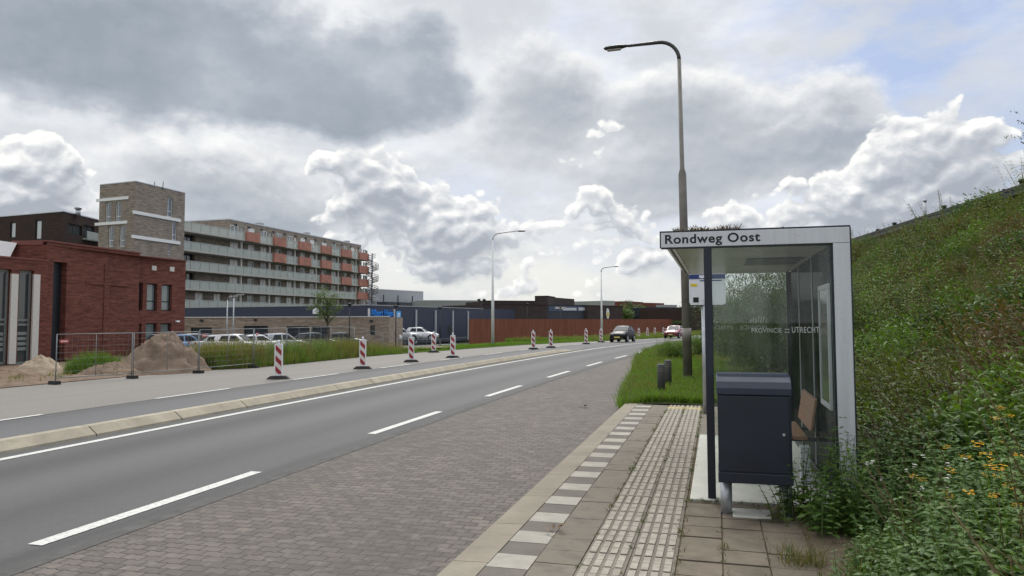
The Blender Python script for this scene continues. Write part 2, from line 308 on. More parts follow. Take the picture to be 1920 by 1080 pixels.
M_gdk=leafm('leaf_dark_green',(.022,.052,.010),(.060,.115,.018)); M_gmd=leafm('leaf_green',(.050,.112,.014),(.11,.19,.024)); M_gol=leafm('leaf_olive',(.055,.085,.017),(.11,.135,.028)); M_gbr=leafm('leaf_brown',(.085,.052,.024),(.155,.11,.045),.25)
M_grass=leafm('grass_green',(.072,.150,.013),(.145,.26,.028),.4); M_grassd=leafm('grass_dry',(.13,.125,.035),(.26,.22,.085),.3); M_grassm=leafm('grass_mid',(.050,.085,.016),(.11,.15,.03),.4); M_lime=leafm('bright_tall_grass',(.06,.135,.014),(.12,.22,.03),.4)
M_nettle=leafm('nettle_leaf',(.042,.095,.018),(.09,.165,.032)); M_flow=leafm('flower_yellow',(.62,.40,.01),(.75,.36,.015),.2); M_flw=leafm('flower_white',(.6,.62,.6),(.75,.75,.72),.2); M_stem=leafm('dry_stem',(.09,.055,.03),(.17,.115,.06),.1)
M_bark=paint('bark',(.07,.055,.04),.9,0,.3,9.); M_tree=leafm('tree_leaf',(.045,.085,.015),(.10,.155,.03)); M_treed=leafm('tree_leaf_dark',(.022,.042,.014),(.05,.075,.022))

# ------------------------------------------------------------------ mesh helpers
class MB:
    def __init__(s): s.v=[]; s.f=[]; s.uv=[]; s.mi=[]; s.sm=[]
    def face(s,pts,uv=None,mi=0,sm=False):
        n=len(s.v); s.v+= [tuple(map(float,p)) for p in pts]; s.f.append(tuple(range(n,n+len(pts))))
        s.uv+= [tuple(u) for u in uv] if uv is not None else [(0,0)]*len(pts); s.mi.append(mi); s.sm.append(sm)
    def quad(s,a,b,c,d,uv=None,mi=0): s.face((a,b,c,d),uv,mi)
    def hexa(s,b4,t4,mi=0):
        b4=[V3(*p) for p in b4]; t4=[V3(*p) for p in t4]; n=len(b4)
        s.face(b4[::-1],[(p[0],p[1]) for p in b4[::-1]],mi); s.face(t4,[(p[0],p[1]) for p in t4],mi)
        for i in range(n):
            j=(i+1)%n; L=np.linalg.norm((b4[j]-b4[i])[:2])
            s.face((b4[i],b4[j],t4[j],t4[i]),[(0,b4[i][2]),(L,b4[j][2]),(L,t4[j][2]),(0,t4[i][2])],mi)
    def prism(s,poly,z0,z1,mi=0): s.hexa([(x,y,z0) for x,y in poly],[(x,y,z1) for x,y in poly],mi)
    def box(s,x0,x1,y0,y1,z0,z1,mi=0): s.prism([(x0,y0),(x1,y0),(x1,y1),(x0,y1)],z0,z1,mi)
    def obox(s,o,ax,ay,az,mi=0):  # corner + three edge vectors
        o,ax,ay,az=(V3(*q) for q in (o,ax,ay,az)); b=[o,o+ax,o+ax+ay,o+ay]; s.hexa(b,[p+az for p in b],mi)
    def tube(s,path,rad,n=12,cap=True,mi=0):
        path=[V3(*p) for p in path]; rad=[rad]*len(path) if np.isscalar(rad) else rad; rings=[]; prev=None
        for i,p in enumerate(path):
            t=path[min(i+1,len(path)-1)]-path[max(i-1,0)]; t=t/(np.linalg.norm(t)+1e-12)
            if prev is None:
                a=V3(1,0,0) if abs(t[0])<.9 else V3(0,1,0)
            else: a=prev
            a=a-t*(a@t); a/=np.linalg.norm(a); b=np.cross(t,a); prev=a
            rings.append([p+rad[i]*(a*math.cos(2*math.pi*k/n)+b*math.sin(2*math.pi*k/n)) for k in range(n)])
        base=len(s.v)
        for r_ in rings: s.v+=[tuple(q) for q in r_]
        for i in range(len(rings)-1):
            for k in range(n):
                k2=(k+1)%n; s.f.append((base+i*n+k,base+i*n+k2,base+(i+1)*n+k2,base+(i+1)*n+k)); s.uv+=[(0,0)]*4; s.mi.append(mi); s.sm.append(True)
        if cap:
            for i,rev in ((0,True),(len(rings)-1,False)):
                idx=[base+i*n+k for k in range(n)]; s.f.append(tuple(idx[::-1] if rev else idx)); s.uv+=[(0,0)]*n; s.mi.append(mi); s.sm.append(False)
    def lathe(s,c,prof,n=20,mi=0): s.tube([(c[0],c[1],c[2]+z) for r_,z in prof],[r_ for r_,z in prof],n,True,mi)
    def grid(s,Pts,UV=None,mi=0,sm=True):   # Pts [i][j]
        Pts=np.asarray(Pts,float); I,J=Pts.shape[:2]; base=len(s.v); s.v+=[tuple(q) for q in Pts.reshape(-1,3)]
        if UV is None: UV=Pts[...,:2]
        for i in range(I-1):
            for j in range(J-1):
                s.f.append((base+i*J+j,base+i*J+j+1,base+(i+1)*J+j+1,base+(i+1)*J+j)); s.uv+=[tuple(UV[i][j]),tuple(UV[i][j+1]),tuple(UV[i+1][j+1]),tuple(UV[i+1][j])]; s.mi.append(mi); s.sm.append(sm)
    def build(s,name,mats,parent=None,off=(0,0,0),bevel=0,label=None):
        me=bpy.data.meshes.new(name); o_=V3(*off); me.from_pydata([tuple(V3(*v)-o_) for v in s.v],[],s.f)
        for m in (mats if isinstance(mats,(list,tuple)) else [mats]): me.materials.append(m)
        u=me.uv_layers.new(name='UVMap'); u.data.foreach_set('uv',np.array(s.uv,dtype=np.float32).ravel())
        me.polygons.foreach_set('material_index',s.mi); me.polygons.foreach_set('use_smooth',s.sm); me.update()
        o=bpy.data.objects.new(name,me); col.objects.link(o)
        if parent is not None: o.parent=parent
        if label: o['label']=label
        if bevel:
            b=o.modifiers.new('bevel','BEVEL'); b.width=bevel; b.segments=2; b.limit_method='ANGLE'; b.angle_limit=R(40)
            w=o.modifiers.new('weld','WELD'); w.merge_threshold=1e-5
            o.modifiers.move(1,0)
        return o
def tag(o,label=None,cat=None,group=None,kind=None):
    for k,v in (('label',label),('category',cat),('group',group),('kind',kind)):
        if v: o[k]=v
    return o
def thing(name,label,cat,loc=(0,0,0),rz_=0.,group=None):
    o=bpy.data.objects.new(name,None); col.objects.link(o); o.location=tuple(map(float,loc)); o.rotation_euler=(0,0,rz_); o.empty_display_size=.2
    return tag(o,label,cat,group)
def structure(mb,name,m): return tag(mb.build(name,m),kind='structure')
def dup(root,loc,rot=0.,label=None,scale=1.):
    r=root.copy(); col.objects.link(r); r.location=tuple(map(float,loc)); r.rotation_euler=(0,0,rot); r.scale=(scale,)*3
    if label: r['label']=label
    for ch in list(root.children):
        c=ch.copy(); col.objects.link(c); c.parent=r
        for g in list(ch.children):
            d=g.copy(); col.objects.link(d); d.parent=c
    return r
def lettering(name,txt,size,m,parent,loc,rot,width=None,bold=0.,ext=.002,spacing=1.):
    c=bpy.data.curves.new('text','FONT'); c.body=txt; c.size=size; c.extrude=ext; c.offset=bold; c.space_character=spacing
    t=bpy.data.objects.new('text',c); col.objects.link(t); bpy.context.view_layer.update()
    me=bpy.data.meshes.new_from_object(t.evaluated_get(bpy.context.evaluated_depsgraph_get())); bpy.data.objects.remove(t); bpy.data.curves.remove(c)
    me.name=name; me.materials.clear(); me.materials.append(m); o=bpy.data.objects.new(name,me); col.objects.link(o); o.location=loc; o.rotation_euler=rot; o.parent=parent
    if width:
        xs=[v.co.x for v in me.vertices]; o.scale.x=width/(max(xs)-min(xs))
    return o
# value noise for terrain and planting
_tab=rng.random((256,256))
def vnoise(x,y,oct=4):
    x=np.asarray(x,float); y=np.asarray(y,float); t=0; a=1; s=0
    for o in range(oct):
        xi=np.floor(x).astype(int); yi=np.floor(y).astype(int); fx=x-xi; fy=y-yi; fx=fx*fx*(3-2*fx); fy=fy*fy*(3-2*fy)
        g=lambda i,j:_tab[(xi+i)%256,(yi+j)%256]
        t=t+a*((g(0,0)*(1-fx)+g(1,0)*fx)*(1-fy)+(g(0,1)*(1-fx)+g(1,1)*fx)*fy); s+=a; a*=.5; x=x*2.03+17; y=y*2.03+5
    return t/s
# ---- planting: many small leaves merged into one mesh
def leaf(V,T,b,d,n,L,w,droop=.25,M=None,mi=0):
    b=V3(*b); d=V3(*d)/np.linalg.norm(d); n=V3(*n); s_=np.cross(d,n); s_/=np.linalg.norm(s_)+1e-9; n=np.cross(s_,d)
    m=b+d*L*.45+n*L*.06; t=b+d*L-V3(0,0,1)*L*droop
    i=len(V); V+=[b,m+s_*w*.5-n*w*.18,m-s_*w*.5-n*w*.18,m,t]; T+=[(i,i+2,i+3),(i,i+3,i+1),(i+2,i+4,i+3),(i+3,i+4,i+1)]; M+=[mi]*4
def ribbon(V,T,M,pts,w,mi=0):
    pts=[V3(*p) for p in pts]; i=len(V); a=random.random()*6.28; s_=V3(math.cos(a),math.sin(a),0)
    for k,p in enumerate(pts): q=w*(1-k/len(pts))*.5; V+=[p-s_*q,p+s_*q]
    for k in range(len(pts)-1): j=i+2*k; T+=[(j,j+1,j+3),(j,j+3,j+2)]; M+=[mi]*2
def rdir(zb=0.):
    v=rng.normal(size=3); v[2]=v[2]+zb; return v/np.linalg.norm(v)
def P_blades(n,h,spread,w,lean=.35,mi=0,mi2=None,p2=0.):
    V,T,M=[],[],[]
    for i in range(n):
        a=random.random()*6.28; r=spread*math.sqrt(random.random()); hh=h*random.uniform(.55,1.1); l=lean*hh*random.uniform(.2,1.3); b=random.random()*6.28
        x,y=r*math.cos(a),r*math.sin(a); dx,dy=l*math.cos(b),l*math.sin(b)
        ribbon(V,T,M,[(x,y,0),(x+dx*.35,y+dy*.35,hh*.55),(x+dx,y+dy,hh*random.uniform(.85,1.))],w*random.uniform(.7,1.3),mi2 if (mi2 is not None and random.random()<p2) else mi)
    return V,T,M
def P_clump(n,r,hz,L,w,mi=0,stems=2):
    V,T,M=[],[],[]
    for i in range(n):
        d=rdir(.35); rr=r*random.random()**.4; p=d*rr; p[2]=abs(p[2])*hz/r
        leaf(V,T,p,rdir(.1)*V3(1,1,.7)+d*.6,rdir(1.6),L*random.uniform(.6,1.25),w*random.uniform(.7,1.2),.2,M,mi)
    for k in range(stems):
        d=rdir(.8); d[2]=abs(d[2]); ribbon(V,T,M,[(0,0,0),d*r*.7,d*r*1.25],.012,mi)
    return V,T,M
def P_sprig(h,nn,L,w,mi=0,ms=None,lean=.15,fl=None):
    V,T,M=[],[],[]; a=random.random()*6.28; l=lean*h; top=V3(l*math.cos(a),l*math.sin(a),h); ribbon(V,T,M,[(0,0,0),top*.5*V3(.6,.6,1),top],.014,mi if ms is None else ms)
    for k in range(nn):
        t=.12+.88*(k+.5)/nn; p=top*V3(t**1.4,t**1.4,t); s_=(1.15-t*.65); a0=k*1.57+random.random()*.5
        for j in (0,math.pi):
            an=a0+j; d=V3(math.cos(an),math.sin(an),random.uniform(.0,.55)); leaf(V,T,p,d,(0,0,1),L*s_*random.uniform(.8,1.15),w*s_,.3,M,mi)
    if fl is not None:
        for k in range(fl[1]):
            an=random.random()*6.28; rr=fl[2]*math.sqrt(random.random()); p=top+V3(rr*math.cos(an),rr*math.sin(an),random.uniform(-.015,.02)); 
            for q in range(5): leaf(V,T,p,V3(math.cos(q*1.26),math.sin(q*1.26),.15),(0,0,1),fl[3],fl[3]*.8,0.,M,fl[0])
    return V,T,M
def P_twig(h,mi=0,n=3):
    V,T,M=[],[],[]
    for k in range(n):
        d=rdir(.7); d[2]=abs(d[2])+.2; ribbon(V,T,M,[(0,0,0),d*h*.5,d*h+rdir()*h*.15],.014,mi)
    return V,T,M
def plant(name,mats,protos,which,Pos,scale,tilt=None,parent=None,off=(0,0,0),spin=True):
    which=np.asarray(which); Pos=np.asarray(Pos,float)-V3(*off); VV=[];TT=[];MM=[];nv=0
    for k,(V,T,M) in enumerate(protos):
        idx=np.where(which==k)[0]
        if len(idx)==0: continue
        V=np.array(V,float); T=np.array(T); M=np.array(M); n=len(idx); a=rng.random(n)*2*np.pi if spin else np.zeros(n); c,s=np.cos(a),np.sin(a); sc=np.asarray(scale)[idx]
        X=V[None,:,0]*c[:,None]-V[None,:,1]*s[:,None]; Y=V[None,:,0]*s[:,None]+V[None,:,1]*c[:,None]; Z=np.repeat(V[None,:,2],n,0)
        if tilt is not None:  # lean towards a normal
            t=np.asarray(tilt)[idx]; X=X+Z*t[:,0:1]; Y=Y+Z*t[:,1:2]
        Q=np.stack([X,Y,Z],2)*sc[:,None,None]+Pos[idx][:,None,:]
        VV.append(Q.reshape(-1,3)); TT.append((T[None]+ (nv+np.arange(n)*len(V))[:,None,None]).reshape(-1,3)); MM.append(np.tile(M,n)); nv+=n*len(V)
    VV=np.concatenate(VV); TT=np.concatenate(TT); MM=np.concatenate(MM)
    me=bpy.data.meshes.new(name); me.vertices.add(len(VV)); me.vertices.foreach_set('co',VV.astype(np.float32).ravel()); nt=len(TT)
    me.loops.add(nt*3); me.loops.foreach_set('vertex_index',TT.astype(np.int32).ravel()); me.polygons.add(nt); me.polygons.foreach_set('loop_start',(np.arange(nt)*3).astype(np.int32)); 
    for m in mats: me.materials.append(m)
    me.polygons.foreach_set('material_index',MM.astype(np.int32)); me.update(calc_edges=True)
    o=bpy.data.objects.new(name,me); col.objects.link(o)
    if parent is not None: o.parent=parent
    return o

# ------------------------------------------------------------------ ground and roads
ys=np.concatenate([np.arange(-14,20,1.),np.arange(20,70,2.),np.arange(70,171,4.)])
def strip(name,xl,xr,z,m,y0=-14,y1=170,n=2):
    yy=np.array([y for y in ys if y0<=y<=y1]); G=[];U=[]
    for y in yy:
        a=xl(y) if callable(xl) else xl; b=xr(y) if callable(xr) else xr; c=float(curve(y)); zz=float(rz(y))+z
        G.append([(a+(b-a)*k/(n-1)+c,y,zz) for k in range(n)]); U.append([(a+(b-a)*k/(n-1),y) for k in range(n)])
    mb=MB(); mb.grid(G,U,sm=False); return structure(mb,name,m)
g=MB(); g.quad((-3000,-800,-1.6),(3000,-800,-1.6),(3000,4500,-1.6),(-3000,4500,-1.6)); structure(g,'ground',M_field)
LE=([-20,16,24,26,36,46,57,71,90,300],[-19.3,-19.3,-19.2,-18.0,-18.2,-17.2,-16.4,-15.0,-13.8,-13.4])
def lightL(y): return float(np.interp(y,*LE))
BR=([-20,15.2,17.2,26,36.5,44,60,300],[-1.83,-1.83,-2.06,-3.0,-4.3,-5.0,-5.0,-5.0])
def bayR(y): return float(np.interp(y,*BR))
strip('bus_bay',-5.02,bayR,0.,M_pave,y1=44)
strip('bay_border',-5.14,-4.98,.004,M_border,y1=44)
strip('road',-9.75,-5.1,0.,M_asph,n=6)
strip('verge_gutter',-5.1,-4.95,0.,M_asph,y0=44)
strip('far_lane',-13.05,-9.7,-.004,M_asph2,n=6)
strip('pale_pavement',lambda y:lightL(y)-.15,-12.98,.002,M_strip,n=8)
# markings
def marking(segs,xc,w,z=.006):
    mb=MB()
    for (a,b) in segs:
        yy=np.linspace(a,b,max(2,int((b-a)/2)+1)); G=[];U=[]
        for y in yy:
            c=float(curve(y)); G.append([(xc-w/2+c,y,float(rz(y))+z),(xc+w/2+c,y,float(rz(y))+z)]); U.append([(0,y),(w,y)])
        mb.grid(G,U,sm=False)
    return mb
sx0=-9.30
segs=[(-14+2.45*i,-14+2.45*(i+1)-.03) for i in range(8)]+[(5.62,150)]
structure(marking(segs,sx0,.15),'edge_line',M_line)
structure(marking([(5.02-6.24*2+6.24*i,8.11-6.24*2+6.24*i) for i in range(13)],-5.47,.15),'block_marking',M_line)
structure(marking([(9.2-9.0*2+9.0*i-.2,12.1-9.0*2+9.0*i-.1) if False else (15.12+5.9*i-11.8+0.,17.9+5.9*i-11.8) for i in range(24)],-13.0,.12,.008),'lane_marking',M_line)
# median kerb, in concrete lengths
mb=MB(); y=-12.; k=0
while y<47:
    L=2.0; y2=y+L-.025
    def prof(yy,y_=None):
        c=float(curve(yy)); z=float(rz(yy)); fade=1-float(sst(42,47,yy)); h=.15*fade+.012
        return [(-10.07+c,yy,z-.03),(-10.05+c,yy,z+h-.02),(-10.02+c,yy,z+h),(-9.86+c,yy,z+h-.005),(-9.70+c,yy,z+.035),(-9.68+c,yy,z-.03)]
    a,b=prof(y),prof(y2); jit=random.uniform(-.006,.006); a=[(p[0]+jit,p[1],p[2]) for p in a]; b=[(p[0]+jit,p[1],p[2]) for p in b]
    n=len(mb.v); mb.v+=a+b
    for i in range(5): mb.f.append((n+i,n+i+1,n+6+i+1,n+6+i)); mb.uv+=[(0,0)]*4; mb.mi.append(0); mb.sm.append(False)
    mb.f.append(tuple(n+i for i in range(5,-1,-1))); mb.uv+=[(0,0)]*6; mb.mi.append(0); mb.sm.append(False)
    mb.f.append(tuple(n+6+i for i in range(6))); mb.uv+=[(0,0)]*6; mb.mi.append(0); mb.sm.append(False)
    y+=L; k+=1
structure(mb,'median_kerb',M_median)
# bus platform
PZ=.18; Y0,Y1=-9.,15.3
mb=MB(); mb.box(-1.76,1.0,Y0,Y1,-.3,PZ-.012); structure(mb,'platform_bed',M_path)
mb=MB(); y=Y0
while y<Y1:
    y2=min(y+1.0,Y1); mb.hexa([(-1.85,y+.004,-.05),(-1.545,y+.004,-.05),(-1.545,y2-.004,-.05),(-1.85,y2-.004,-.05)],[(-1.80,y+.004,PZ-.004),(-1.545,y+.004,PZ+.004),(-1.545,y2-.004,PZ+.004),(-1.80,y2-.004,PZ-.004)]); y=y2
o=structure(mb,'platform_kerb',M_kerb)
def tiles(name,x0,x1,dy,nx,mats,fn,y0=Y0,y1=Y1,gap=.006,phase=0.,jz=.003):
    mb=MB(); y=y0+phase; r=0
    while y<y1-.05:
        for i in range(nx):
            w=(x1-x0)/nx; a=x0+w*i; z=PZ+random.uniform(-jz,jz)
            mb.box(a+gap/2,a+w-gap/2,y+gap/2,min(y+dy,y1)-gap/2,-.02,z,fn(r,i))
        y+=dy; r+=1
    return structure(mb,name,mats)
ph=(4.93-Y0)%.6-.6
tiles('block_band',-1.545,-1.245,.3,1,[M_tl,M_td],lambda r,i:(r+1)%2,phase=ph+.3,y0=Y0)
tiles('grey_paving',-1.243,-.935,.3,1,[M_tg],lambda r,i:0)
tiles('grey_paving',-.295,.62,.3,3,[M_tgr],lambda r,i:0,y1=7.1,jz=.006,gap=.012)
tiles('grey_paving',-.295,-.01,.3,1,[M_tg],lambda r,i:0,y0=11.1,y1=15.3)
tiles('tactile_paving',-.933,-.297,.3,2,[M_ribg,M_riby],lambda r,i:1 if r==int((14.55-Y0)/.3) else 0)
mb=MB(); y=Y0
while y<Y1-.05:
    r=int(round((y-Y0)/.3))
    for i in range(2):
        for j in range(4):
            a=-.933+.318*i+.022+.0735*j; mb.box(a,a+.047,y+.016,y+.15,PZ,PZ+.0065,1 if r==int((14.55-Y0)/.3) else 0); mb.box(a,a+.047,y+.157,y+.286,PZ,PZ+.0065,1 if r==int((14.55-Y0)/.3) else 0)
    y+=.3
structure(mb,'tactile_ribs',[M_rib,M_riby])
# right verge beyond the platform
def hv(x,y):
    b=bayR(y)+float(curve(y)); return float(rz(y))+.015+.17*float(sst(0,.5,x-b))+.05*float(vnoise(x*.8,y*.8))
def x0f(y): return 1.25+float(curve(y))*1.0+.25*float(sst(20,40,y))
yy=[y for y in ys if y>=15 and y<=170]
mb=MB(); mb.grid([[ (bayR(y)+float(curve(y))+t*(x0f(y)+.4-bayR(y)-float(curve(y))),y,hv(bayR(y)+float(curve(y))+t*(x0f(y)+.4-bayR(y)-float(curve(y))),y)) for t in (0,.06,.12,.25,.4,.6,.8,1.)] for y in yy]); structure(mb,'grass_verge',M_soil)
# embankment
def bank(x,y):
    x0=x0f(y); xc=max(x0+2.6,8.9-.2*(y-25.5)+float(curve(y))*.5); hc=4.95-2.9*float(sst(38,80,y))
    s=np.clip((x-x0)/(xc-x0),0,1)
    return float(rz(y))+.17+hc*float(s)+(.35*(float(vnoise(x*.5,y*.5))-.5))*float(sst(0,1,x-x0))
mb=MB(); yb=np.concatenate([np.arange(-12,45,.8),np.arange(45,140,3.)]); xs_=np.concatenate([np.arange(0,8,.45),np.arange(8,16,1.),[18,22,30,45,70]])
mb.grid([[(x0f(y)-.6+x,y,bank(x0f(y)-.6+x,y) if x>.6 else (.155 if y<16 else .17+float(rz(y)))) for x in xs_] for y in yb]); structure(mb,'embankment',M_slope)
mb=MB(); mb.grid([[(x,y,.158+.03*float(vnoise(x*4,y*4))*(x>.55)) for x in (.3,.5,.62,.8,1.,1.3)] for y in np.arange(-8,7.3,.4)]); structure(mb,'sandy_ground',M_path)
# left side: dirt, grass, falling away behind the fence
def zl(s,y):   # s metres left of the pavement edge
    return float(rz(y))+.0-.95*float(sst(1.8,9.,s))+.02
def lxy(s,y): return lightL(y)+float(curve(y))-s
def leftgrid(ya,yb_,n,bump):
    G=[]
    for y in np.linspace(ya,yb_,n):
        row=[]
        for s in (0,.15,.4,.8,1.2,1.8,2.5,3.3,4.2,5.2,6.5,8,10,13,18,26,40,70,130):
            x=lxy(s,y); b=(float(vnoise(x*1.1,y*1.1))-.35)*bump*float(sst(0,.6,s)); row.append((x,y,zl(s,y)+b))
        G.append(row)
    return G
mb=MB(); mb.grid(leftgrid(-14,25.6,70,.28)); structure(mb,'dirt_ground',M_dirt)
mb=MB(); mb.grid(leftgrid(25.6,170,90,.12)); structure(mb,'grass_field',M_soil)
mb=MB(); mb.grid([[(lxy(s_,y),y,zl(s_,y)+.05+.22*float(vnoise(lxy(s_,y)*1.1,y*1.1))*float(sst(25.4,26.5,y))) for s_ in (.6,1.2,2,3,4,5,6,7.5,9,12,16,22,30,45)] for y in np.linspace(25.5,46,44)]); structure(mb,'dirt_ground',M_dirt)
def zleft(x,y): return zl(lightL(y)+float(curve(y))-x,y)
mb=MB(); p=[W(330,640,50),W(700,640,50),W(860,640,88),W(330,640,74)]; mb.face([(q[0],q[1],-.86) for q in p]); structure(mb,'parking_lot',M_asph2)

# ------------------------------------------------------------------ bus shelter
SO=V3(.5,7.24,.18)
sh=thing('bus_shelter','glass bus shelter with grey portal frame and dark panelled back wall beside the planted slope','bus shelter',SO)
def sp(name,mb,m,parent=None,**k): return mb.build(name,m,parent or sh,SO,**k)
ZC,ZR=2.53,2.675; YN,YF=7.24,11.42
mb=MB(); mb.box(-.27,1.05,7.18,11.2,.12,.195); sp('floor_slab',mb,M_slab,bevel=.006)
# roof body (dark edged), ceiling and sloping kerb-side soffit
mb=MB(); mb.hexa([(-.44,YN+.02,ZC+.012),(1.15,YN+.02,ZC+.012),(1.15,YF,ZC+.012),(-.44,YF,ZC+.012)],[(-.50,YN+.02,ZR),(1.16,YN+.02,ZR),(1.16,YF,ZR),(-.50,YF,ZR)]); sp('roof',mb,M_dark)
mb=MB(); mb.box(-.36,1.0,YN+.03,YF-.01,ZC-.012,ZC+.008); sp('ceiling',mb,M_ceil)
mb=MB(); mb.hexa([(-.495,YN+.03,ZC+.06),(-.365,YN+.03,ZC-.016),(-.365,YF-.01,ZC-.016),(-.495,YF-.01,ZC+.06)],[(-.49,YN+.03,ZC+.075),(-.36,YN+.03,ZC-.001),(-.36,YF-.01,ZC-.001),(-.49,YF-.01,ZC+.075)]); sp('soffit',mb,M_ceil)
mb=MB(); mb.box(-.50,1.163,YN-.02,YN+.018,ZC,ZR-.004); fas=sp('fascia',mb,M_fascia,bevel=.003)
mb=MB(); mb.box(-.512,1.172,YN-.012,YN+.03,ZR-.003,ZR+.012); mb.box(-.512,-.5005,YN-.015,YN+.03,ZC-.004,ZR-.003); mb.box(-.5,1.0,YN-.012,YN+.03,ZC-.014,ZC-.001); sp('fascia_trim',mb,M_dark)
mb=MB(); mb.box(1.022,1.163,YN-.02,YN+.035,.12,ZC-.003); sp('frame_post',mb,M_fascia,bevel=.003)
mb=MB(); mb.box(1.002,1.021,YN-.01,YN+.03,.15,ZC-.02); mb.box(1.1635,1.176,YN-.012,YN+.04,.12,ZR-.004); sp('post_seal',mb,M_dark)
mb=MB(); mb.box(-.108,-.036,YN-.012,YN+.06,.19,ZC-.015); sp('column',mb,M_navyb,bevel=.004)
mb=MB(); mb.box(-.034,.999,YN+.004,YN+.014,.33,ZC-.02); pane=sp('front_pane',mb,M_pane)
lettering('lettering','UTRECHT',.075,M_fritted,pane,(.655-SO[0],YN-.001-SO[1],1.722-SO[2]),(R(90),0,0),.232,.0006,.0005,1.1)
lettering('lettering','PROVINCIE',.06,M_fritted,pane,(.305-SO[0],YN-.001-SO[1],1.722-SO[2]),(R(90),0,0),.262,.0,.0005,1.1)
lettering('lettering','::',.075,M_fritted,pane,(.592-SO[0],YN-.001-SO[1],1.722-SO[2]),(R(90),0,0),.04,.001,.0005)
mb=MB()
for (x,y,m_) in ((-.095,11.33,0),(.985,11.33,0)): mb.box(x-.02,x+.02,y-.02,y+.04,.19,ZC-.013)
sp('rear_post',mb,M_dark)
mb=MB(); mb.box(-.07,.962,11.34,11.35,.33,ZC-.02); fp=sp('end_pane',mb,M_pane)
lettering('lettering','PROVINCIE :: UTRECHT',.085,M_fritted,fp,(.70-SO[0],11.353-SO[1],1.70-SO[2]),(R(90),0,R(180)),.80,.0005,.0005,1.08)
mb=MB()   # small heraldic mark above the words: crown of points over two blobs
for i in range(7): mb.tube([(.47+.035*i,11.354,1.80+.012*(i%2)),(.47+.035*i+.012,11.354,1.845+.02*(i%2)+.012*(3-abs(i-3)))],[.011,.004],5)
mb.build('emblem',M_fritted,fp,SO)
# back wall: dark glass panels divided by bright joints
for (a,b) in ((7.30,8.62),(8.645,9.965),(9.99,11.30)):
    mb=MB(); mb.box(1.0,1.018,a,b,.30,ZC-.02); sp('back_panel',mb,M_dglass)
for y_ in (8.6325,9.9775):
    mb=MB(); mb.box(.992,1.02,y_-.011,y_+.011,.29,ZC-.02); sp('joint_strip',mb,M_alu)
mb=MB(); mb.box(.985,1.03,7.28,11.32,.195,.29); sp('back_plinth',mb,M_dark)
mb=MB()
for (a,b,c,d) in ((7.30,7.95,1.02,1.07),(7.30,7.95,2.12,2.17),(7.30,7.35,1.071,2.119),(7.90,7.95,1.071,2.119)): mb.box(.972,.999,a,b,c,d)
pf=sp('poster_frame',mb,M_alu,bevel=.004); mb=MB(); mb.box(.980,.998,7.352,7.898,1.072,2.118); mb.build('poster_glass',glassy('poster_glass',(.10,.115,.12),.08),pf,SO)
bt=MB()
for (a,b) in ((8.3,9.5),): 
    bt.obox((.905,a,.69),(0,b-a,0),(.03,0,.012),(.025,0,.155)); bt.obox((.932,a,.856),(0,b-a,0),(.03,0,.012),(.025,0,.155))
sp('backrest',bt,M_wood,bevel=.006)
bt=MB(); bt.box(.60,.735,8.3,9.5,.605,.64); bt.box(.743,.88,8.3,9.5,.60,.635); sp('seat',bt,M_wood,bevel=.006)
for y_ in (8.5,9.3):
    bt=MB(); bt.box(.62,.99,y_-.02,y_+.02,.56,.598); bt.box(.982,.999,y_-.02,y_+.02,.615,.9); sp('bench_bracket',bt,M_dark)
bt=MB(); bt.box(.79,.88,8.1,8.25,.195,.56); sp('bench_foot',bt,M_fascia)
# solar panel on the roof
bt=MB(); bt.hexa([(.66,8.0,ZR),(1.12,8.0,ZR),(1.12,10.2,ZR),(.66,10.2,ZR)],[(.68,8.0,ZR+.10),(1.10,8.0,ZR+.10),(1.10,10.2,ZR+.10),(.68,10.2,ZR+.10)]); bt.hexa([(.30,8.0,ZR-.001),(.66,8.0,ZR-.001),(.66,10.2,ZR-.001),(.30,10.2,ZR-.001)],[(.31,8.0,ZR+.012),(.675,8.0,ZR+.11),(.675,10.2,ZR+.11),(.31,10.2,ZR+.012)]); sp('solar_panel',bt,M_solar)
bt=MB(); bt.box(.33,.93,8.6,9.6,ZC-.022,ZC-.013); sp('ceiling_lamp',bt,M_dark)
lettering('lettering','Rondweg Oost',.118,M_ink,fas,(-.468-SO[0],YN-.0215-SO[1],2.567-SO[2]),(R(90),0,0),.862,.0026,.0008,1.1)
# dry plant litter on the roof
pr=[P_twig(.06,0,6),P_blades(8,.05,.05,.01,1.2,0)]
n=700; ps=np.stack([rng.uniform(-.38,.22,n),rng.uniform(7.4,9.3,n),np.full(n,ZR+.01)],1)
o=plant('plant_litter',[M_stem],pr,rng.integers(0,2,n),ps,rng.uniform(.6,1.3,n)); tag(o,'dark dry moss and twigs lying on the bus shelter roof','plant litter')

# ------------------------------------------------------------------ bin cabinet
BO=V3(.29,6.8,.18)
cb=thing('litter_bin','large navy metal bin with rounded lid on two grey legs before the bus shelter','bin',BO)
def cp(name,mb,m,parent=None,**k): return mb.build(name,m,parent or cb,BO,**k)
X0,X1,YA,YB=-.012,.588,6.64,7.06
mb=MB(); mb.box(X0+.004,X1-.004,YA+.012,YB,.47,1.20); cp('body',mb,M_navyb,bevel=.006)
mb=MB(); pf_=[(YA,1.205),(YA,1.262),(YA+.03,1.315),(YA+.085,1.352),(YA+.16,1.372),(YB-.1,1.378),(YB,1.36),(YB,1.205)]
nv=len(pf_); A=[(X0-.002,y_,z_) for y_,z_ in pf_]; B=[(X1+.002,y_,z_) for y_,z_ in pf_]
mb.face(A); mb.face(B[::-1])
for i in range(nv): j=(i+1)%nv; mb.face((A[j],A[i],B[i],B[j]),sm=False)
cp('lid',mb,M_navyl,bevel=.008)
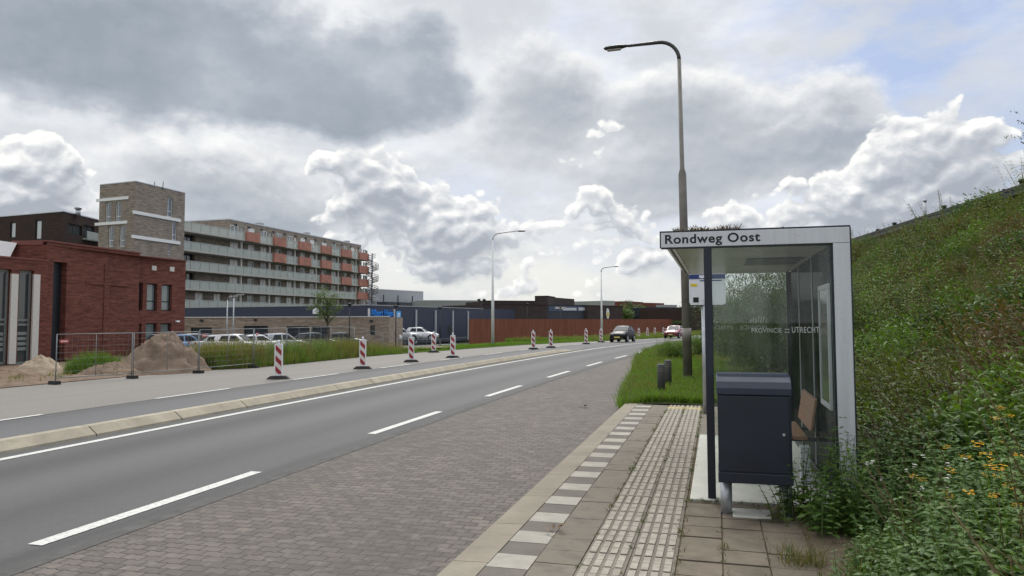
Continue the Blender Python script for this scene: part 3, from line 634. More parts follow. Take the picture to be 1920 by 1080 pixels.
mb=MB(); mb.box(X0+.018,X1-.02,YA,YA+.018,.565,1.195); dr=cp('door',mb,M_navyb,bevel=.004)
for z_ in (.70,1.06):
    mb=MB(); mb.box(X0+.02,X0+.05,YA-.006,YA-.0005,z_-.03,z_+.03); mb.build('hinge',M_dark,dr,BO)
mb=MB(); mb.tube([(.52,YA+.002,.885),(.52,YA-.012,.885)],[.013,.011],14); mb.build('lock',M_galv,dr,BO)
mb=MB(); mb.box(X0,X1,YA-.003,YB+.002,.468,.555); cp('base_panel',mb,M_navyb,bevel=.006)
for x_ in (.052,.535):
    mb=MB(); mb.tube([(x_,6.8,.15),(x_,6.8,.478)],.048,18); cp('leg',mb,M_galv)
mb=MB(); mb.box(.1,.42,6.66,6.95,.15,.192); cp('foot_slab',mb,M_slab,bevel=.01)

# ------------------------------------------------------------------ bus stop sign
GO=V3(-.21,13.8,.18)
sg=thing('bus_stop_sign','white bus stop sign with blue header on a grey pole behind the shelter','bus stop sign',GO)
def gp(name,mb,m,parent=None,**k): return mb.build(name,m,parent or sg,GO,**k)
mb=MB(); mb.tube([(-.21,13.83,.1),(-.21,13.83,2.2)],.055,16); gp('pole',mb,M_galv)
mb=MB(); r_=.04; poly=[(-.47+r_,2.11),(.16-r_,2.11),(.16,2.11+r_),(.16,2.90),(-.47,2.90),(-.47,2.11+r_)]
mb.face([(x_,13.78,z_) for x_,z_ in poly]); mb.face([(x_,13.84,z_) for x_,z_ in poly][::-1])
for i in range(6): j=(i+1)%6; a,b=poly[i],poly[j]; mb.face([(b[0],13.78,b[1]),(a[0],13.78,a[1]),(a[0],13.84,a[1]),(b[0],13.84,b[1])])
pl=gp('panel',mb,M_signw)
mb=MB(); mb.box(-.468,.158,13.772,13.7795,2.575,2.655); hd=mb.build('header',M_dblue,pl,GO)
mb=MB(); bx=-.29; mb.box(bx,bx+.19,13.768,13.7715,2.592,2.640); mb.box(bx+.19,bx+.21,13.768,13.7715,2.592,2.625); mb.tube([(bx+.05,13.771,2.592),(bx+.05,13.767,2.592)],.014,12); mb.tube([(bx+.16,13.771,2.592),(bx+.16,13.767,2.592)],.014,12); mb.build('bus_symbol',M_signw,pl,GO)
mb=MB(); mb.box(-.28,.10,13.774,13.7795,2.535,2.552); mb.build('name_line',M_dblue,pl,GO)
mb=MB(); mb.box(-.44,-.33,13.774,13.7795,2.44,2.49); ln=mb.build('line_tile',M_yellow,pl,GO)
mb=MB(); mb.box(-.40,-.305,13.774,13.7795,2.155,2.245); mb.build('dark_square',M_ink,pl,GO)
mb=MB(); mb.box(-.478,.168,13.775,13.846,2.098,2.108); mb.build('panel_edge',M_dark,pl,GO)

# ------------------------------------------------------------------ lamp posts
def lamp(label,base,H,arm,dirx,r0,r1,mp,mh,head,rise=.05,joint=None,group='street lamps along the road'):
    t=thing('street_lamp',label,'street lamp',base,0,group)
    d=V3(*dirx); mb=MB(); n=24; r_=.55*H/9.4
    if joint:
        path=[(0,0,-.2),(0,0,joint-.08),(0,0,joint+.08),(0,0,H-r_)]; rad=[r0,r0*.86,r1*1.05,r1*.9]
    else: path=[(0,0,-.2),(0,0,H*.4),(0,0,H*.41),(0,0,H-r_)]; rad=[r0,r0*.82,r0*.7,r1]
    mb.tube(path,rad,14); mb.build('pole',mp,t)
    mb=MB(); pts=[]
    for k in range(9): a=k/8*math.pi/2; pts.append(d*(r_*(1-math.cos(a)))+V3(0,0,H-r_+r_*math.sin(a)))
    pts.append(d*arm+V3(0,0,H+rise)); rr=[rad[-1]]*9+[rad[-1]*.75]; mb.tube(pts,rr,12); mb.build('arm',mp if joint is None else mh,t)
    L,wd,hh=head; e=pts[-1]; s_=V3(-d[1],d[0],0); mb=MB(); rings=[]
    for (q,a,b,c) in ((-.02,.35,.35,.3),(.12,.6,.5,.5),(.35,.95,.55,.9),(.7,1.,.5,1.),(.92,.8,.35,.7),(1.,.3,.12,.2)):
        c0=e+d*L*q; rings.append([c0+s_*wd/2*a*math.cos(x_)+V3(0,0,hh*(b*math.sin(x_) if math.sin(x_)>0 else c*.62*math.sin(x_))) for x_ in np.linspace(0,2*math.pi,12,endpoint=False)])
    for i in range(5):
        for k in range(12): k2=(k+1)%12; mb.face((rings[i][k],rings[i][k2],rings[i+1][k2],rings[i+1][k]),sm=True)
    mb.face(rings[0][::-1]); mb.face(rings[-1]); hd=mb.build('lamp_head',mh,t)
    mb=MB(); c0=e+d*L*.3-V3(0,0,hh*.56); mb.obox(c0-s_*wd*.28,d*L*.55,s_*wd*.56,(0,0,-hh*.16)); mb.build('diffuser',M_offw,hd)
    return t
LB=onZ(1290,712,.2)
lm=lamp('tall grey-brown street lamp with dark arm rising behind the bus shelter',LB,9.55,1.43,(-1,0.02,0),.125,.06,M_pole,M_poledk,(.70,.26,.11),.0,5.8)
lm.rotation_euler=(0,R(-.6),0)
mb=MB(); mb.tube([(0,0,-.05),(0,0,.10)],.15,14); mb.build('base_collar',M_black,lm)
mb=MB(); mb.tube([(0,0,1.08),(0,0,1.42)],.124,14); mb.build('sleeve',paint('taped_sleeve',(.25,.23,.21),.6),lm)
p=onRoad(924,646,0.1); lamp('pale slim street lamp beyond the grass in front of the rust wall',(p[0],p[1],zleft(p[0],p[1])),1.84+np.linalg.norm((p-CAM)[:2])*.962*171/F,1.75,(1,.1,0),.13,.055,M_polel,M_poledk,(.75,.3,.09),.12)
p=W(1128.5,636,88); lamp('pale street lamp standing just left of the oncoming black car',(p[0],p[1],-.5),8.6,1.35,(1,.1,0),.15,.07,M_polel,M_poledk,(.7,.3,.1),.08)
p=W(1357,640,110); lamp('far small street lamp seen through the bus shelter glass',(p[0],p[1],-.3),6.5,1.0,(1,.1,0),.10,.06,M_polel,M_poledk,(.6,.3,.1),.08)
# bollards
for i,(q,lab) in enumerate((((1240,740),'dark round bollard in the grass just beyond the platform'),((1253,727),'dark round bollard standing behind the nearer bollard in the grass'))):
    p=onZ(*q,.19)
    if i==0:
        b0=thing('bollard',lab,'bollard',p,0,'bollards in the verge')
        mb=MB(); mb.tube([(0,0,-.1),(0,0,.66),(0,0,.675)],[.085,.085,.07],18); mb.build('post',paint('bollard_grey',(.05,.052,.05),.7,0,.3,8.),b0)
        mb=MB(); mb.tube([(0,0,.52),(0,0,.535)],.088,18,False); mb.tube([(0,0,.57),(0,0,.58)],.088,18,False); mb.build('band',paint('worn_reflector',(.17,.15,.12),.6),b0)
    else: dup(b0,p,0,lab)

# ------------------------------------------------------------------ roadwork beacons
def make_beacon():
    t=thing('traffic_beacon','',''); w,h=.25,1.0
    mb=MB(); mb.hexa([(-.36,-.16,0),(.36,-.16,0),(.36,.16,0),(-.36,.16,0)],[(-.24,-.09,.11),(.24,-.09,.11),(.24,.09,.11),(-.24,.09,.11)])
    for x_ in (-.3,-.16,.1,.26): mb.obox((x_-.02,-.165,0),(.04,0,0),(0,.02,0),(0,.06,.07))
    mb.build('rubber_foot',M_rubber,t,bevel=.012)
    mb=MB(); pts=[]; r_=.05; z0,z1=.13,1.13
    for (cx,cz,a0) in ((w/2-r_,z0+r_,-90),(w/2-r_,z1-r_,0),(-w/2+r_,z1-r_,90),(-w/2+r_,z0+r_,180)):
        for k in range(4): a=R(a0+30*k); pts.append((cx+r_*math.cos(a),cz+r_*math.sin(a)))
    A=[(x_,-.035,z_) for x_,z_ in pts]; B=[(x_,.035,z_) for x_,z_ in pts]; mb.face(A); mb.face(B[::-1]); n=len(pts)
    for i in range(n): j=(i+1)%n; mb.face((A[j],A[i],B[i],B[j]))
    mb.box(-.05,.05,-.03,.03,.09,.128); pnl=mb.build('panel',M_signw,t)
    for s_ in (-1,1):
        mb=MB(); y_=.038*s_; q=[(-.095,y_,.165),(.095,y_,.165),(.095,y_,1.095),(-.095,y_,1.095)]; mb.face(q if s_<0 else q[::-1]); mb.build('striped_face',M_redr,pnl)
    mb=MB(); mb.tube([(0,0,1.12),(0,0,1.165)],.03,10); mb.tube([(0,0,1.165),(0,0,1.18),(0,0,1.225),(0,0,1.24)],[.03,.042,.042,.02],12); mb.build('top_light',M_signw,t)
    return t
BE=[(522,711,'nearest red and white beacon, standing alone in front of the tall grass'),(680,692,'second red and white beacon from the left, in front of the low brick building'),(771,679,'red and white beacon in front of the white parked cars by the navy store'),
(813,661,'small beacon set back at the grass edge behind the other beacons'),(849,671,'beacon just left of the pale lamp by the end of the rust wall'),(1000,655,'left one of the two close beacons in front of the long rust wall'),(1033,652,'right one of the two close beacons in front of the long rust wall'),
(1099,645,'beacon a little left of the pale lamp by the black car'),(1127,642,'beacon at the foot of the pale lamp beside the black car'),(1185,636,'first beacon right of the black car, nearest its bumper'),(1198,635,'second beacon right of the black car'),(1214,634,'third beacon right of the black car'),(1228,632,'fourth beacon right of the black car, closest before the red car'),(1244,631,'beacon tucked against the left side of the red car'),(1277,630,'far beacon just right of the red car')]
bz=None
for (x_,y_,lab) in BE:
    p=onRoad(x_,y_); r_=math.atan2(-p[0],p[1])*.75+random.uniform(-.12,.12)
    if bz is None: bz=make_beacon(); bz.location=tuple(p); bz.rotation_euler=(0,0,r_); tag(bz,lab,'traffic beacon','red and white beacons along the roadworks')
    else: dup(bz,p,r_,lab)

# ------------------------------------------------------------------ buildings
class Bld:
    def __init__(s,name,label,cat,loc,group=None): s.loc=V3(loc[0],loc[1],loc[2]); s.root=thing(name,label,cat,s.loc,0,group)
    def add(s,name,mb,m,parent=None,**k): return mb.build(name,m,parent or s.root,s.loc,**k)
class Wall:   # vertical plane from A to B (left to right as seen from outside)
    def __init__(s,A,B): s.A=V3(A[0],A[1],0); s.B=V3(B[0],B[1],0); s.L=np.linalg.norm(s.B-s.A); s.t=(s.B-s.A)/s.L; s.n=V3(s.t[1],-s.t[0],0)
    def p(s,u,z,d=0.): return s.A+s.t*u+s.n*d+V3(0,0,z)
    def px(s,x,y,d=0.):   # where the sight line through a picture point meets the wall
        r=ray(x,y); q=s.A+s.n*d; k=((q-CAM)@s.n)/(r@s.n); h=CAM+r*k; return float((h-s.A)@s.t),float(h[2])
    def rect(s,x0,y0,x1,y1):
        ym=(y0+y1)/2; ua=s.px(x0,ym)[0]; ub=s.px(x1,ym)[0]; za=s.px(x0,y0)[1]; zb=s.px(x1,y1)[1]; z2=s.px(x0,y1)[1]; return (min(ua,ub),max(ua,ub),min((z2+zb)/2,za),za)
    def face(s,mb,z0,z1,ops=(),u0=0.,u1=None,reveal=.18,mi=0,d=0.):
        u1=s.L if u1 is None else u1
        us=sorted({u0,u1,*[v for o in ops for v in o[:2] if u0<v<u1]}); zs=sorted({z0,z1,*[v for o in ops for v in o[2:4] if z0<v<z1]})
        for i in range(len(us)-1):
            for j in range(len(zs)-1):
                cu,cz=(us[i]+us[i+1])/2,(zs[j]+zs[j+1])/2
                if any(o[0]<cu<o[1] and o[2]<cz<o[3] for o in ops): continue
                q=[(us[i],zs[j]),(us[i+1],zs[j]),(us[i+1],zs[j+1]),(us[i],zs[j+1])]; mb.face([s.p(u,z,d) for u,z in q],q,mi)
        for o in ops:
            a,b,c,e=o[:4]; r=d-reveal
            for (p,q) in (((a,c),(b,c)),((b,c),(b,e)),((b,e),(a,e)),((a,e),(a,c))):
                mb.face((s.p(*p,d),s.p(*p,r),s.p(*q,r),s.p(*q,d)),[(p[0],p[1]),(p[0]+reveal,p[1]),(q[0]+reveal,q[1]),(q[0],q[1])],mi)
    def bar(s,mb,u0,u1,z0,z1,d0,d1,mi=0): mb.obox(s.p(u0,z0,d0),s.t*(u1-u0),-s.n*(d0-d1) if d1<d0 else s.n*(d1-d0),(0,0,z1-z0),mi)
    def window(s,bl,o,fr,gl,fw_=.07,rev=.14,mull=(),trans=(),name='window',panem=None):
        a,b,c,e=o[:4]; mb=MB()
        for (p,q,r_,t_) in ((a,b,c,c+fw_),(a,b,e-fw_,e),(a,a+fw_,c+fw_,e-fw_),(b-fw_,b,c+fw_,e-fw_)): s.bar(mb,p,q,r_,t_,-rev,-rev+.05)
        for m_ in mull: u=a+(b-a)*m_; s.bar(mb,u-fw_*.4,u+fw_*.4,c+fw_,e-fw_,-rev,-rev+.048)
        for m_ in trans: z=c+(e-c)*m_; s.bar(mb,a+fw_,b-fw_,z-fw_*.4,z+fw_*.4,-rev,-rev+.046)
        w=bl.add(name,mb,fr); mb=MB(); mb.face([s.p(u,z,-rev+.012) for u,z in ((a,c),(b,c),(b,e),(a,e))]); mb.face([s.p(u,z,-rev-.02) for u,z in ((a,e),(b,e),(b,c),(a,c))]); bl.add('pane',mb,gl,w); return w
def xy(p): return (p[0],p[1])
def shell(mb,poly,z0,z1,skip=(),mi=0,top=None):   # closed sides (counter-clockwise seen from above) and roof
    n=len(poly)
    for i in range(n):
        if i in skip: continue
        a,b=poly[i],poly[(i+1)%n]; w=Wall(a,b); w.face(mb,z0,z1,mi=mi)
    mb.face([(p[0],p[1],z1-.02 if top is None else top) for p in poly],[(p[0],p[1]) for p in poly],mi)
def cap(mb,poly,z,h=.12,out=.05):
    n=len(poly)
    for i in range(n):
        w=Wall(poly[i],poly[(i+1)%n]); w.bar(mb,-out,w.L+out-.3 if True else 0,z,z+h,out,-.25)
WF=M_offw
# ---- red brick building on the left
zb=-.72; zt=7.1
A=W(82,672,48.3); B=W(258,655,57.2); Cc=W(347.5,650,62.)
wm=Wall(A,B); B2=wm.p(wm.L+.0,0,-.12); 
red=Bld('red_brick_building','red brick building with tall glazed bays beside the sand heaps','building',(A[0],A[1],zb))
wr=Wall(B2,wm.p(wm.L,0,-.12)+ (Cc-B)*V3(1,1,0))
slot=wm.rect(98,490,123,676); slot=(slot[0],slot[1],zb,slot[3])
mb=MB(); wm.face(mb,zb,zt,[slot],reveal=.5)
zt2=wr.px(300,478)[1]
ops=[wr.rect(*q) for q in ((260.5,530,268,582),(275.5,531,295,582.5),(303,533,322.5,583),(260.5,606,265,655),(273,606,294,654),(301,606,321,652))]
ops=[(max(o[0],.08),o[1],o[2],o[3]) for o in ops]; wr.face(mb,zb,zt-.22,ops,reveal=.3)
nb=wm.n*-2.7; wr_end=wr.p(wr.L,0)
shell(mb,[xy(wr_end),xy(wr_end+nb),xy(A+nb),xy(A)],zb,zt-.22,skip=(3,))
body=red.add('wall',mb,M_red)
mb=MB(); wm.bar(mb,slot[0],slot[1],zb,slot[3],-.5,-.42); red.add('dark_panel',mb,M_dark)
mb=MB(); wm.bar(mb,-.06,wm.L+.05,zt,zt+.1,.06,-.3); wr.bar(mb,.06,wr.L+.06,zt-.22,zt-.12,.06,-.3); red.add('parapet',mb,paint('red_coping',(.16,.05,.04),.7))
for i,o in enumerate(ops): wr.window(red,o,M_dark if i!=2 else M_dark,M_win if i in(0,3) else glassy('sky_window',(.16,.19,.19),.06),.09,.28,trans=(.35,) if i in (1,2) else ())
for q in ((284.5,498,292.5,507),(318,500,326,509)): o=wr.rect(*q); mb=MB(); wr.bar(mb,o[0],o[1],o[2],o[3],.06,.001); red.add('vent_cover',mb,M_offw)
o=wr.rect(329,601,335,604); mb=MB(); wr.bar(mb,o[0],o[1],o[2],o[3],.12,.001); red.add('wall_lamp',mb,M_white)
mb=MB()   # raised brick cross in the wall
for q in ((194,495,203,640),(160,527,243,535)): o=wm.rect(*q); wm.bar(mb,o[0],o[1],o[2],o[3],.05+.01*(q[0]==160),.001)
red.add('brick_relief',mb,M_red)
# glazed wing
D=wm.A+wm.n*.0; E1=W(-160,690,40.5); 
ww=Wall(xy(E1),xy(wm.p(-.02,0,.12))); zw=ww.px(40,486)[1]
go=[ww.rect(*q) for q in ((-120,508,-70,684),(-62,510,-12,684),(-6,503,19,684),(34,505.5,62,683))]
mb=MB(); ww.face(mb,zb,zw,go,reveal=.45); e=ww.p(0,0); f=ww.p(ww.L,0); shell(mb,[xy(f),xy(f+nb*3),xy(e+nb*3),xy(e)],zb,zw,skip=(3,)); wing=red.add('wing',mb,M_red)
for o in go: ww.window(red,o,paint('glazing_frame',(.20,.22,.21),.5),M_win,.16,.30,trans=(.42,.47))
for q in ((18,513,31,684),(60,514,72,683),(-72,512,-62,684),(-14,512,-6,684)): o=ww.rect(*q); mb=MB(); ww.bar(mb,o[0],o[1],zb,o[3],.06,-.06); red.add('concrete_fin',mb,M_offw)
for o in go[2:]:
    mb=MB()
    for k in range(4): ww.bar(mb,o[0]+.2,o[1]-.2,zb+.8+.32*k,zb+1.0+.32*k,-.26,-.25)
    red.add('frosted_band',mb,paint('frosted_band',(.22,.24,.24),.4))
mb=MB(); ww.bar(mb,0,ww.L,zw,zw+.1,.05,-.25); red.add('coping',mb,MATS['red_coping'])
mb=MB(); sd=Wall(xy(A+nb),xy(A)); sd.bar(mb,0,sd.L-.31,zt-.2,zt+.1,.05,-.25); red.add('side_coping',mb,MATS['red_coping'])
wt=Wall(xy(W(-60,480,47)),xy(W(22,480,48.5))); mb=MB(); h0_=wt.px(20,447)[1]; mb.hexa([wt.p(0,zw,0),wt.p(wt.L-.2,zw,0),wt.p(wt.L-.2,zw,-4),wt.p(0,zw,-4)],[wt.p(0,h0_,-.3),wt.p(wt.L+.3,h0_-.25,-.3),wt.p(wt.L-.3,h0_-.1,-3.5),wt.p(0,h0_,-3.5)]); red.add('roof_cover',mb,M_white)
# ---- dark brown block behind
p0,p1,p2=W(-160,600,121),W(112,600,108),W(178,600,117); zd=W(112,395,108)[2]
db=Bld('dark_brick_block','dark brown brick apartment block at the left edge behind the red building','apartment block',(p1[0],p1[1],-.9))
w0,w1=Wall(xy(p0),xy(p1)),Wall(xy(p1),xy(p2)); o0=[w0.rect(*q) for q in ((19,417,29,446),(66,413,77.5,449))]; o1=[w1.rect(*q) for q in ((128,418.5,154,440),(156,421,177,452))]
mb=MB(); w0.face(mb,-.9,zd,o0,reveal=.25); w1.face(mb,-.9,zd,o1,reveal=.3); b_=w0.n*-16; shell(mb,[xy(p1),xy(p2),xy(p2+b_),xy(p0+b_),xy(p0)],-.9,zd,skip=(0,4)); db.add('wall',mb,M_brown)
mb=MB(); w0.bar(mb,0,w0.L+.05,zd,zd+.15,.06,-.3); w1.bar(mb,.06,w1.L,zd,zd+.15,.06,-.3); db.add('parapet',mb,M_alu)
w0.window(db,o0[0],M_dark,glassy('pale_window',(.45,.48,.48),.15),.15,.2); w0.window(db,o0[1],M_dark,MATS['pale_window'],.15,.2); w1.window(db,o1[0],M_dark,M_win,.12,.25,mull=(.4,)); w1.window(db,o1[1],M_dark,M_win,.12,.28,mull=(.5,))
o=w1.rect(155,433,176,448); mb=MB(); w1.bar(mb,o[0],o[1]+1,o[2],o[3],.7,.64); w1.bar(mb,o[0],o[1]+1,o[2]-.25,o[2]-.02,.72,.0); bal=db.add('balcony',mb,M_balu)
p=W(146.5,395,112); mb=MB(); mb.tube([(p[0],p[1],zd-.2),(p[0],p[1],zd+.75)],.35,12); mb.tube([(p[0],p[1],zd+.8),(p[0],p[1],zd+1.1)],.5,12); db.add('chimney',mb,M_galv)
# ---- grey brick tower
p0,p1,p2=W(180,600,98.5),W(247.5,600,96),W(342,600,105); zt_=W(247.5,337.5,96)[2]
tw=Bld('brick_tower','tall grey-brown brick stair tower with white bands','tower',(p1[0],p1[1],-.9)); w0,w1=Wall(xy(p0),xy(p1)),Wall(xy(p1),xy(p2))
o0=[w0.rect(*q) for q in ((197.5,379.5,208,418),(216.5,378.5,227,417),(203,424.5,213,462),(224,423,234,462))]; o1=[w1.rect(*q) for q in ((313.5,370,324,406.5),(322.5,415,332,450.5),(316,455.5,321,478))]
mb=MB(); w0.face(mb,-.9,zt_,o0,reveal=.25); w1.face(mb,-.9,zt_,o1,reveal=.25); b_=(p0-p1); p3=p2+b_; shell(mb,[xy(p1),xy(p2),xy(p3),xy(p0)],-.9,zt_,skip=(0,3)); tw.add('wall',mb,M_grey)
mb=MB(); w0.bar(mb,0,w0.L+.05,zt_,zt_+.12,.05,-.3); w1.bar(mb,.05,w1.L,zt_,zt_+.12,.05,-.3); tw.add('parapet',mb,M_alu)
for w_,os_ in ((w0,o0),(w1,o1)):
    for o in os_: w_.window(tw,o,M_white,glassy('stair_window',(.10,.12,.15),.08),.09,.2,mull=(.3,),trans=(.3,))
for w_,q in ((w0,(181.5,373.5,241.5,379.2)),(w0,(179,418.2,239,424.2))): o=w_.rect(*q); mb=MB(); w_.bar(mb,o[0],o[1],o[3]-.38,o[3],.12,.002); tw.add('white_band',mb,M_white)
for (x0_,y0_,x1_) in ((248.5,394.2,338),(246.5,440,337)):
    u0,z0_=w1.px(x0_,y0_); u1,_=w1.px(x1_,y0_+20); mb=MB(); w1.bar(mb,u0,u1,z0_-.42,z0_,.12,.002); tw.add('white_band',mb,M_white)
for x_ in (289,305):
    p=W(x_,346,101); mb=MB(); mb.tube([(p[0],p[1],zt_-.3),(p[0]+.1,p[1],zt_+.7)],.05,6); tw.add('antenna',mb,M_dark)
# ---- apartment block with galleries
G0,G1=W(338,600,107.5),W(690.5,600,163.5); wg=Wall(xy(G0),xy(G1))            # line of the balcony fronts
K=W(426,600,121.); w2=Wall(xy(K),xy(wg.p(wg.L,0,-1.9)))
zr=18.5; ap=Bld('gallery_apartments','long grey brick apartment block with stacked glass-fronted balconies and orange panels','apartment block',(G0[0],G0[1],-.9))
zf=[.95,3.85,6.75,9.6,12.45,15.3]
w3=Wall(xy(W(326,600,124.5)),xy(K))
bx_=[458,511,558,598,639,672,689.5]; us=[w2.px(x_,500)[0] for x_ in bx_]
wins=[];doors=[]
for k,z in enumerate(zf):
    for i in range(len(us)-1):
        a,b=us[i],us[i+1]; L=b-a
        for (f0,f1) in ((.12,.34),(.56,.78)): wins.append((a+L*f0,a+L*f1,z+.9,z+2.45,k))
        doors.append((a+L*.84,a+L*.96,z+.05,z+2.35,k))
    a=w2.px(427,500)[0]; b=us[0]
    wins.append((a+(b-a)*.12,a+(b-a)*.62,z+.9,z+2.45,k)); doors.append((a+(b-a)*.72,a+(b-a)*.93,z+.05,z+2.35,k))
w3o=[(w3.L*.05,w3.L*.25,zf[k]+.05,zf[k]+2.4) for k in range(1,5)]+[(w3.L*f,w3.L*(f+.13),zf[k]+.9,zf[k]+2.35) for k in (0,1) for f in (.34,.62)]
w4=Wall(xy(W(326,600,109.5)),xy(w2.p(.0,0,.0))); zs_=zf[5]-.3
R4=lambda a,b: (w4.px(a,500)[0],w4.px(b,500)[0])
w4o=[(*R4(*q),zf[k]+.02,zf[k]+2.5) for k in (2,3,4) for q in ((343,365),)]+[(*R4(*q),zf[k]+.9,zf[k]+2.4) for k in (0,1) for q in ((367,382),(402,415))]
w3o=[]
mb=MB(); w2.face(mb,-.9,zr,[o[:4] for o in wins+doors],reveal=.2); w3.face(mb,zs_,zr,w3o,reveal=.3); w4.face(mb,-.9,zs_,w4o,reveal=.6); b_=w2.n*-13; e=w2.p(w2.L,0); f=w3.p(0,0)
shell(mb,[xy(w2.A),xy(e),xy(e+b_),xy(f+b_),xy(f)],-.9,zr,skip=(0,4)); ap.add('wall',mb,M_grey)
mb=MB(); w2.bar(mb,0,w2.L+.05,zr,zr+.18,.08,-.3); w3.bar(mb,0,w3.L-.31,zr,zr+.18,.08,-.3); ap.add('parapet',mb,M_alu)
pw=glassy('flat_window',(.13,.15,.15),.1); curt=glassy('curtained_window',(.62,.62,.59),.2)
for i,o in enumerate(wins): w2.window(ap,o,M_white,curt if random.random()<.55 else pw,.15,.12,mull=(.5,))
for o in w4o: w4.window(ap,o,M_white if o[3]-o[2]<2 else M_dark,curt if o[3]-o[2]<2 else M_win,.14,.14 if o[3]-o[2]<2 else .5,mull=(.5,))
for i,o in enumerate(doors):
    mb=MB(); w2.bar(mb,o[0],o[1],o[2],o[3],-.12,-.16); ap.add('door',mb,paint('door_grey',(.30,.32,.31),.5) if i%3 else M_offw)
for k,z in enumerate(zf):
    mb=MB(); poly=[xy(wg.p(0,0)),xy(wg.p(wg.L,0)),xy(w2.p(w2.L,0,.003)),xy(w2.p(0,0,.003)),xy(w4.p(0,0,.003) if k<5 else w3.p(0,0,.003))]; mb.prism(poly,z-.28,z-.02); 
    ap.add('balcony_slab',mb,paint('slab_concrete',(.42,.41,.38),.8))
    mb=MB(); wg.bar(mb,0,wg.L,z,z+1.15,-.12,-.15); 
    bal=ap.add('balustrade',mb,M_balu); mb=MB(); wg.bar(mb,0,wg.L,z+1.16,z+1.22,-.08,-.18)
    for j in range(29): wg.bar(mb,wg.L*j/28-.03,wg.L*j/28+.03,z-.015,z+1.155,-.06,-.115)
    mb.build('handrail',paint('rail_grey',(.42,.44,.42),.5),bal,ap.loc)
OR={5:[(460,484.5),(512,534),(559,581),(601.5,620),(639.5,657.5),(672.5,689.5)],4:[(512,534),(559.5,581),(601,620),(639.5,657.5),(672.5,689.5)],3:[(601,620),(639.5,657.5),(672.5,689.5)],2:[(670,689.5)]}
for k,l in OR.items():
    for (a,b) in l:
        u0,u1=wg.px(a,500)[0],wg.px(b,500)[0]; z=zf[k]; mb=MB(); wg.bar(mb,u0,u1,z+.02,z+1.3,.28,.22); wg.bar(mb,u0,u0+.06,z+.02,z+1.3,.218,-.1); wg.bar(mb,u1-.06,u1,z+.02,z+1.3,.218,-.1); wg.bar(mb,u0-.1,u1+.1,z-.25,z+.01,.3,.002); ap.add('orange_panel',mb,M_orange)
for x_ in bx_[:-1]+[w for w in (343,)]:
    u=wg.px(x_,500)[0]; mb=MB(); wg.bar(mb,u-.12,u+.12,-.9,zf[5]-.3,-.5,-.75); ap.add('column',mb,M_offw)
mb=MB()
for i in range(13): u=w2.L*(.03+i*.078); w2.bar(mb,u,u+.75,zr-.85,zr-.5,.03,.002)
ap.add('roof_outlets',mb,M_dark)
for x_ in (497,585,660):
    u=w2.px(x_,440)[0]; mb=MB(); w2.bar(mb,u,u+1.,zr+.19,zr+.75,-1,-2); ap.add('roof_vent',mb,M_grey2)
c0=wg.p(wg.L,0,-1.2)+rt0*1.85; mb=MB(); mb.tube([(c0[0],c0[1],-.9),(c0[0],c0[1],16.8)],.14,8)
for i in range(88):
    a=i*.42; z=.2+i*.172; d_=V3(math.cos(a),math.sin(a),0); s_=V3(-d_[1],d_[0],0); mb.obox(c0+V3(0,0,z)+s_*-.2+d_*.1,d_*1.25,s_*.42,(0,0,.06))
for j in range(3):
    pts=[c0+V3(math.cos(i*.21)*1.38,math.sin(i*.21)*1.38,.2+i*.086+.35+.4*j) for i in range(178)]; mb.tube(pts,.07,5)
for i in range(60): a=i*.62; mb.tube([c0+V3(math.cos(a)*1.38,math.sin(a)*1.38,.2+i*.254),c0+V3(math.cos(a)*1.38,math.sin(a)*1.38,1.4+i*.254)],.03,4)
for z in zf[1:]: mb.obox(wg.p(wg.L,z-.1,-1.9),rt0*1.8,wg.n*1.0,(0,0,.14)); mb.obox(wg.p(wg.L,z+1.0,-.95),rt0*1.8,wg.n*.05,(0,0,.07))
ap.add('spiral_stair',mb,paint('stair_steel',(.13,.13,.135),.5,.4))
# ---- low sandy brick annex and navy store
a0,a1=W(318,600,73),W(729,600,72); wl=Wall(xy(a0),xy(a1)); zl1=wl.px(500,595.5)[1]
an=Bld('brick_annex','low sandy brick building with dark doors behind the parked cars','building',(a0[0],a0[1],-.9))
ol=[wl.rect(*q) for q in ((357,614,397,642),(457,611,502,642),(537,612,580,640),(585,612,618,640),(694,610,703,628))]; ol=[(o[0],o[1],-.85 if i<4 else o[2],o[3]) for i,o in enumerate(ol)]
mb=MB(); wl.face(mb,-.9,zl1,ol,reveal=.3); b_=wl.n*-7; shell(mb,[xy(a1),xy(a1+b_),xy(a0+b_),xy(a0)],-.9,zl1,skip=(3,)); an.add('wall',mb,M_low)
mb=MB(); wl.bar(mb,-.05,wl.L+.05,zl1,zl1+.1,.06,-.3); an.add('parapet',mb,M_offw)
for o in ol[:4]: mb=MB(); wl.bar(mb,o[0],o[1],o[2],o[3],-.2,-.26); [wl.bar(mb,o[0]+(o[1]-o[0])*k/3-.03,o[0]+(o[1]-o[0])*k/3+.03,o[2]+.02,o[3]-.02,-.17,-.199) for k in (1,2)]; an.add('door',mb,M_navyb)
wl.window(an,ol[4],M_dark,M_win,.06,.2,trans=(.5,))
for x_,y_ in ((378,601),(479,600),(696,602)): o=wl.rect(x_-2.5,y_-2,x_+3,y_+1.5); mb=MB(); wl.bar(mb,o[0],o[1],o[2],o[3],.12,.002); an.add('wall_lamp',mb,M_dark)
n0,n1,n2=W(318,600,96),W(690,600,82.5),W(906,600,112); v0,v1=Wall(xy(n0),xy(n1)),Wall(xy(n1),xy(n2)); zn=v1.px(690,572.5)[1]
st=Bld('navy_store','dark navy supermarket with white pilasters and blue name sign','supermarket',(n1[0],n1[1],-.9))
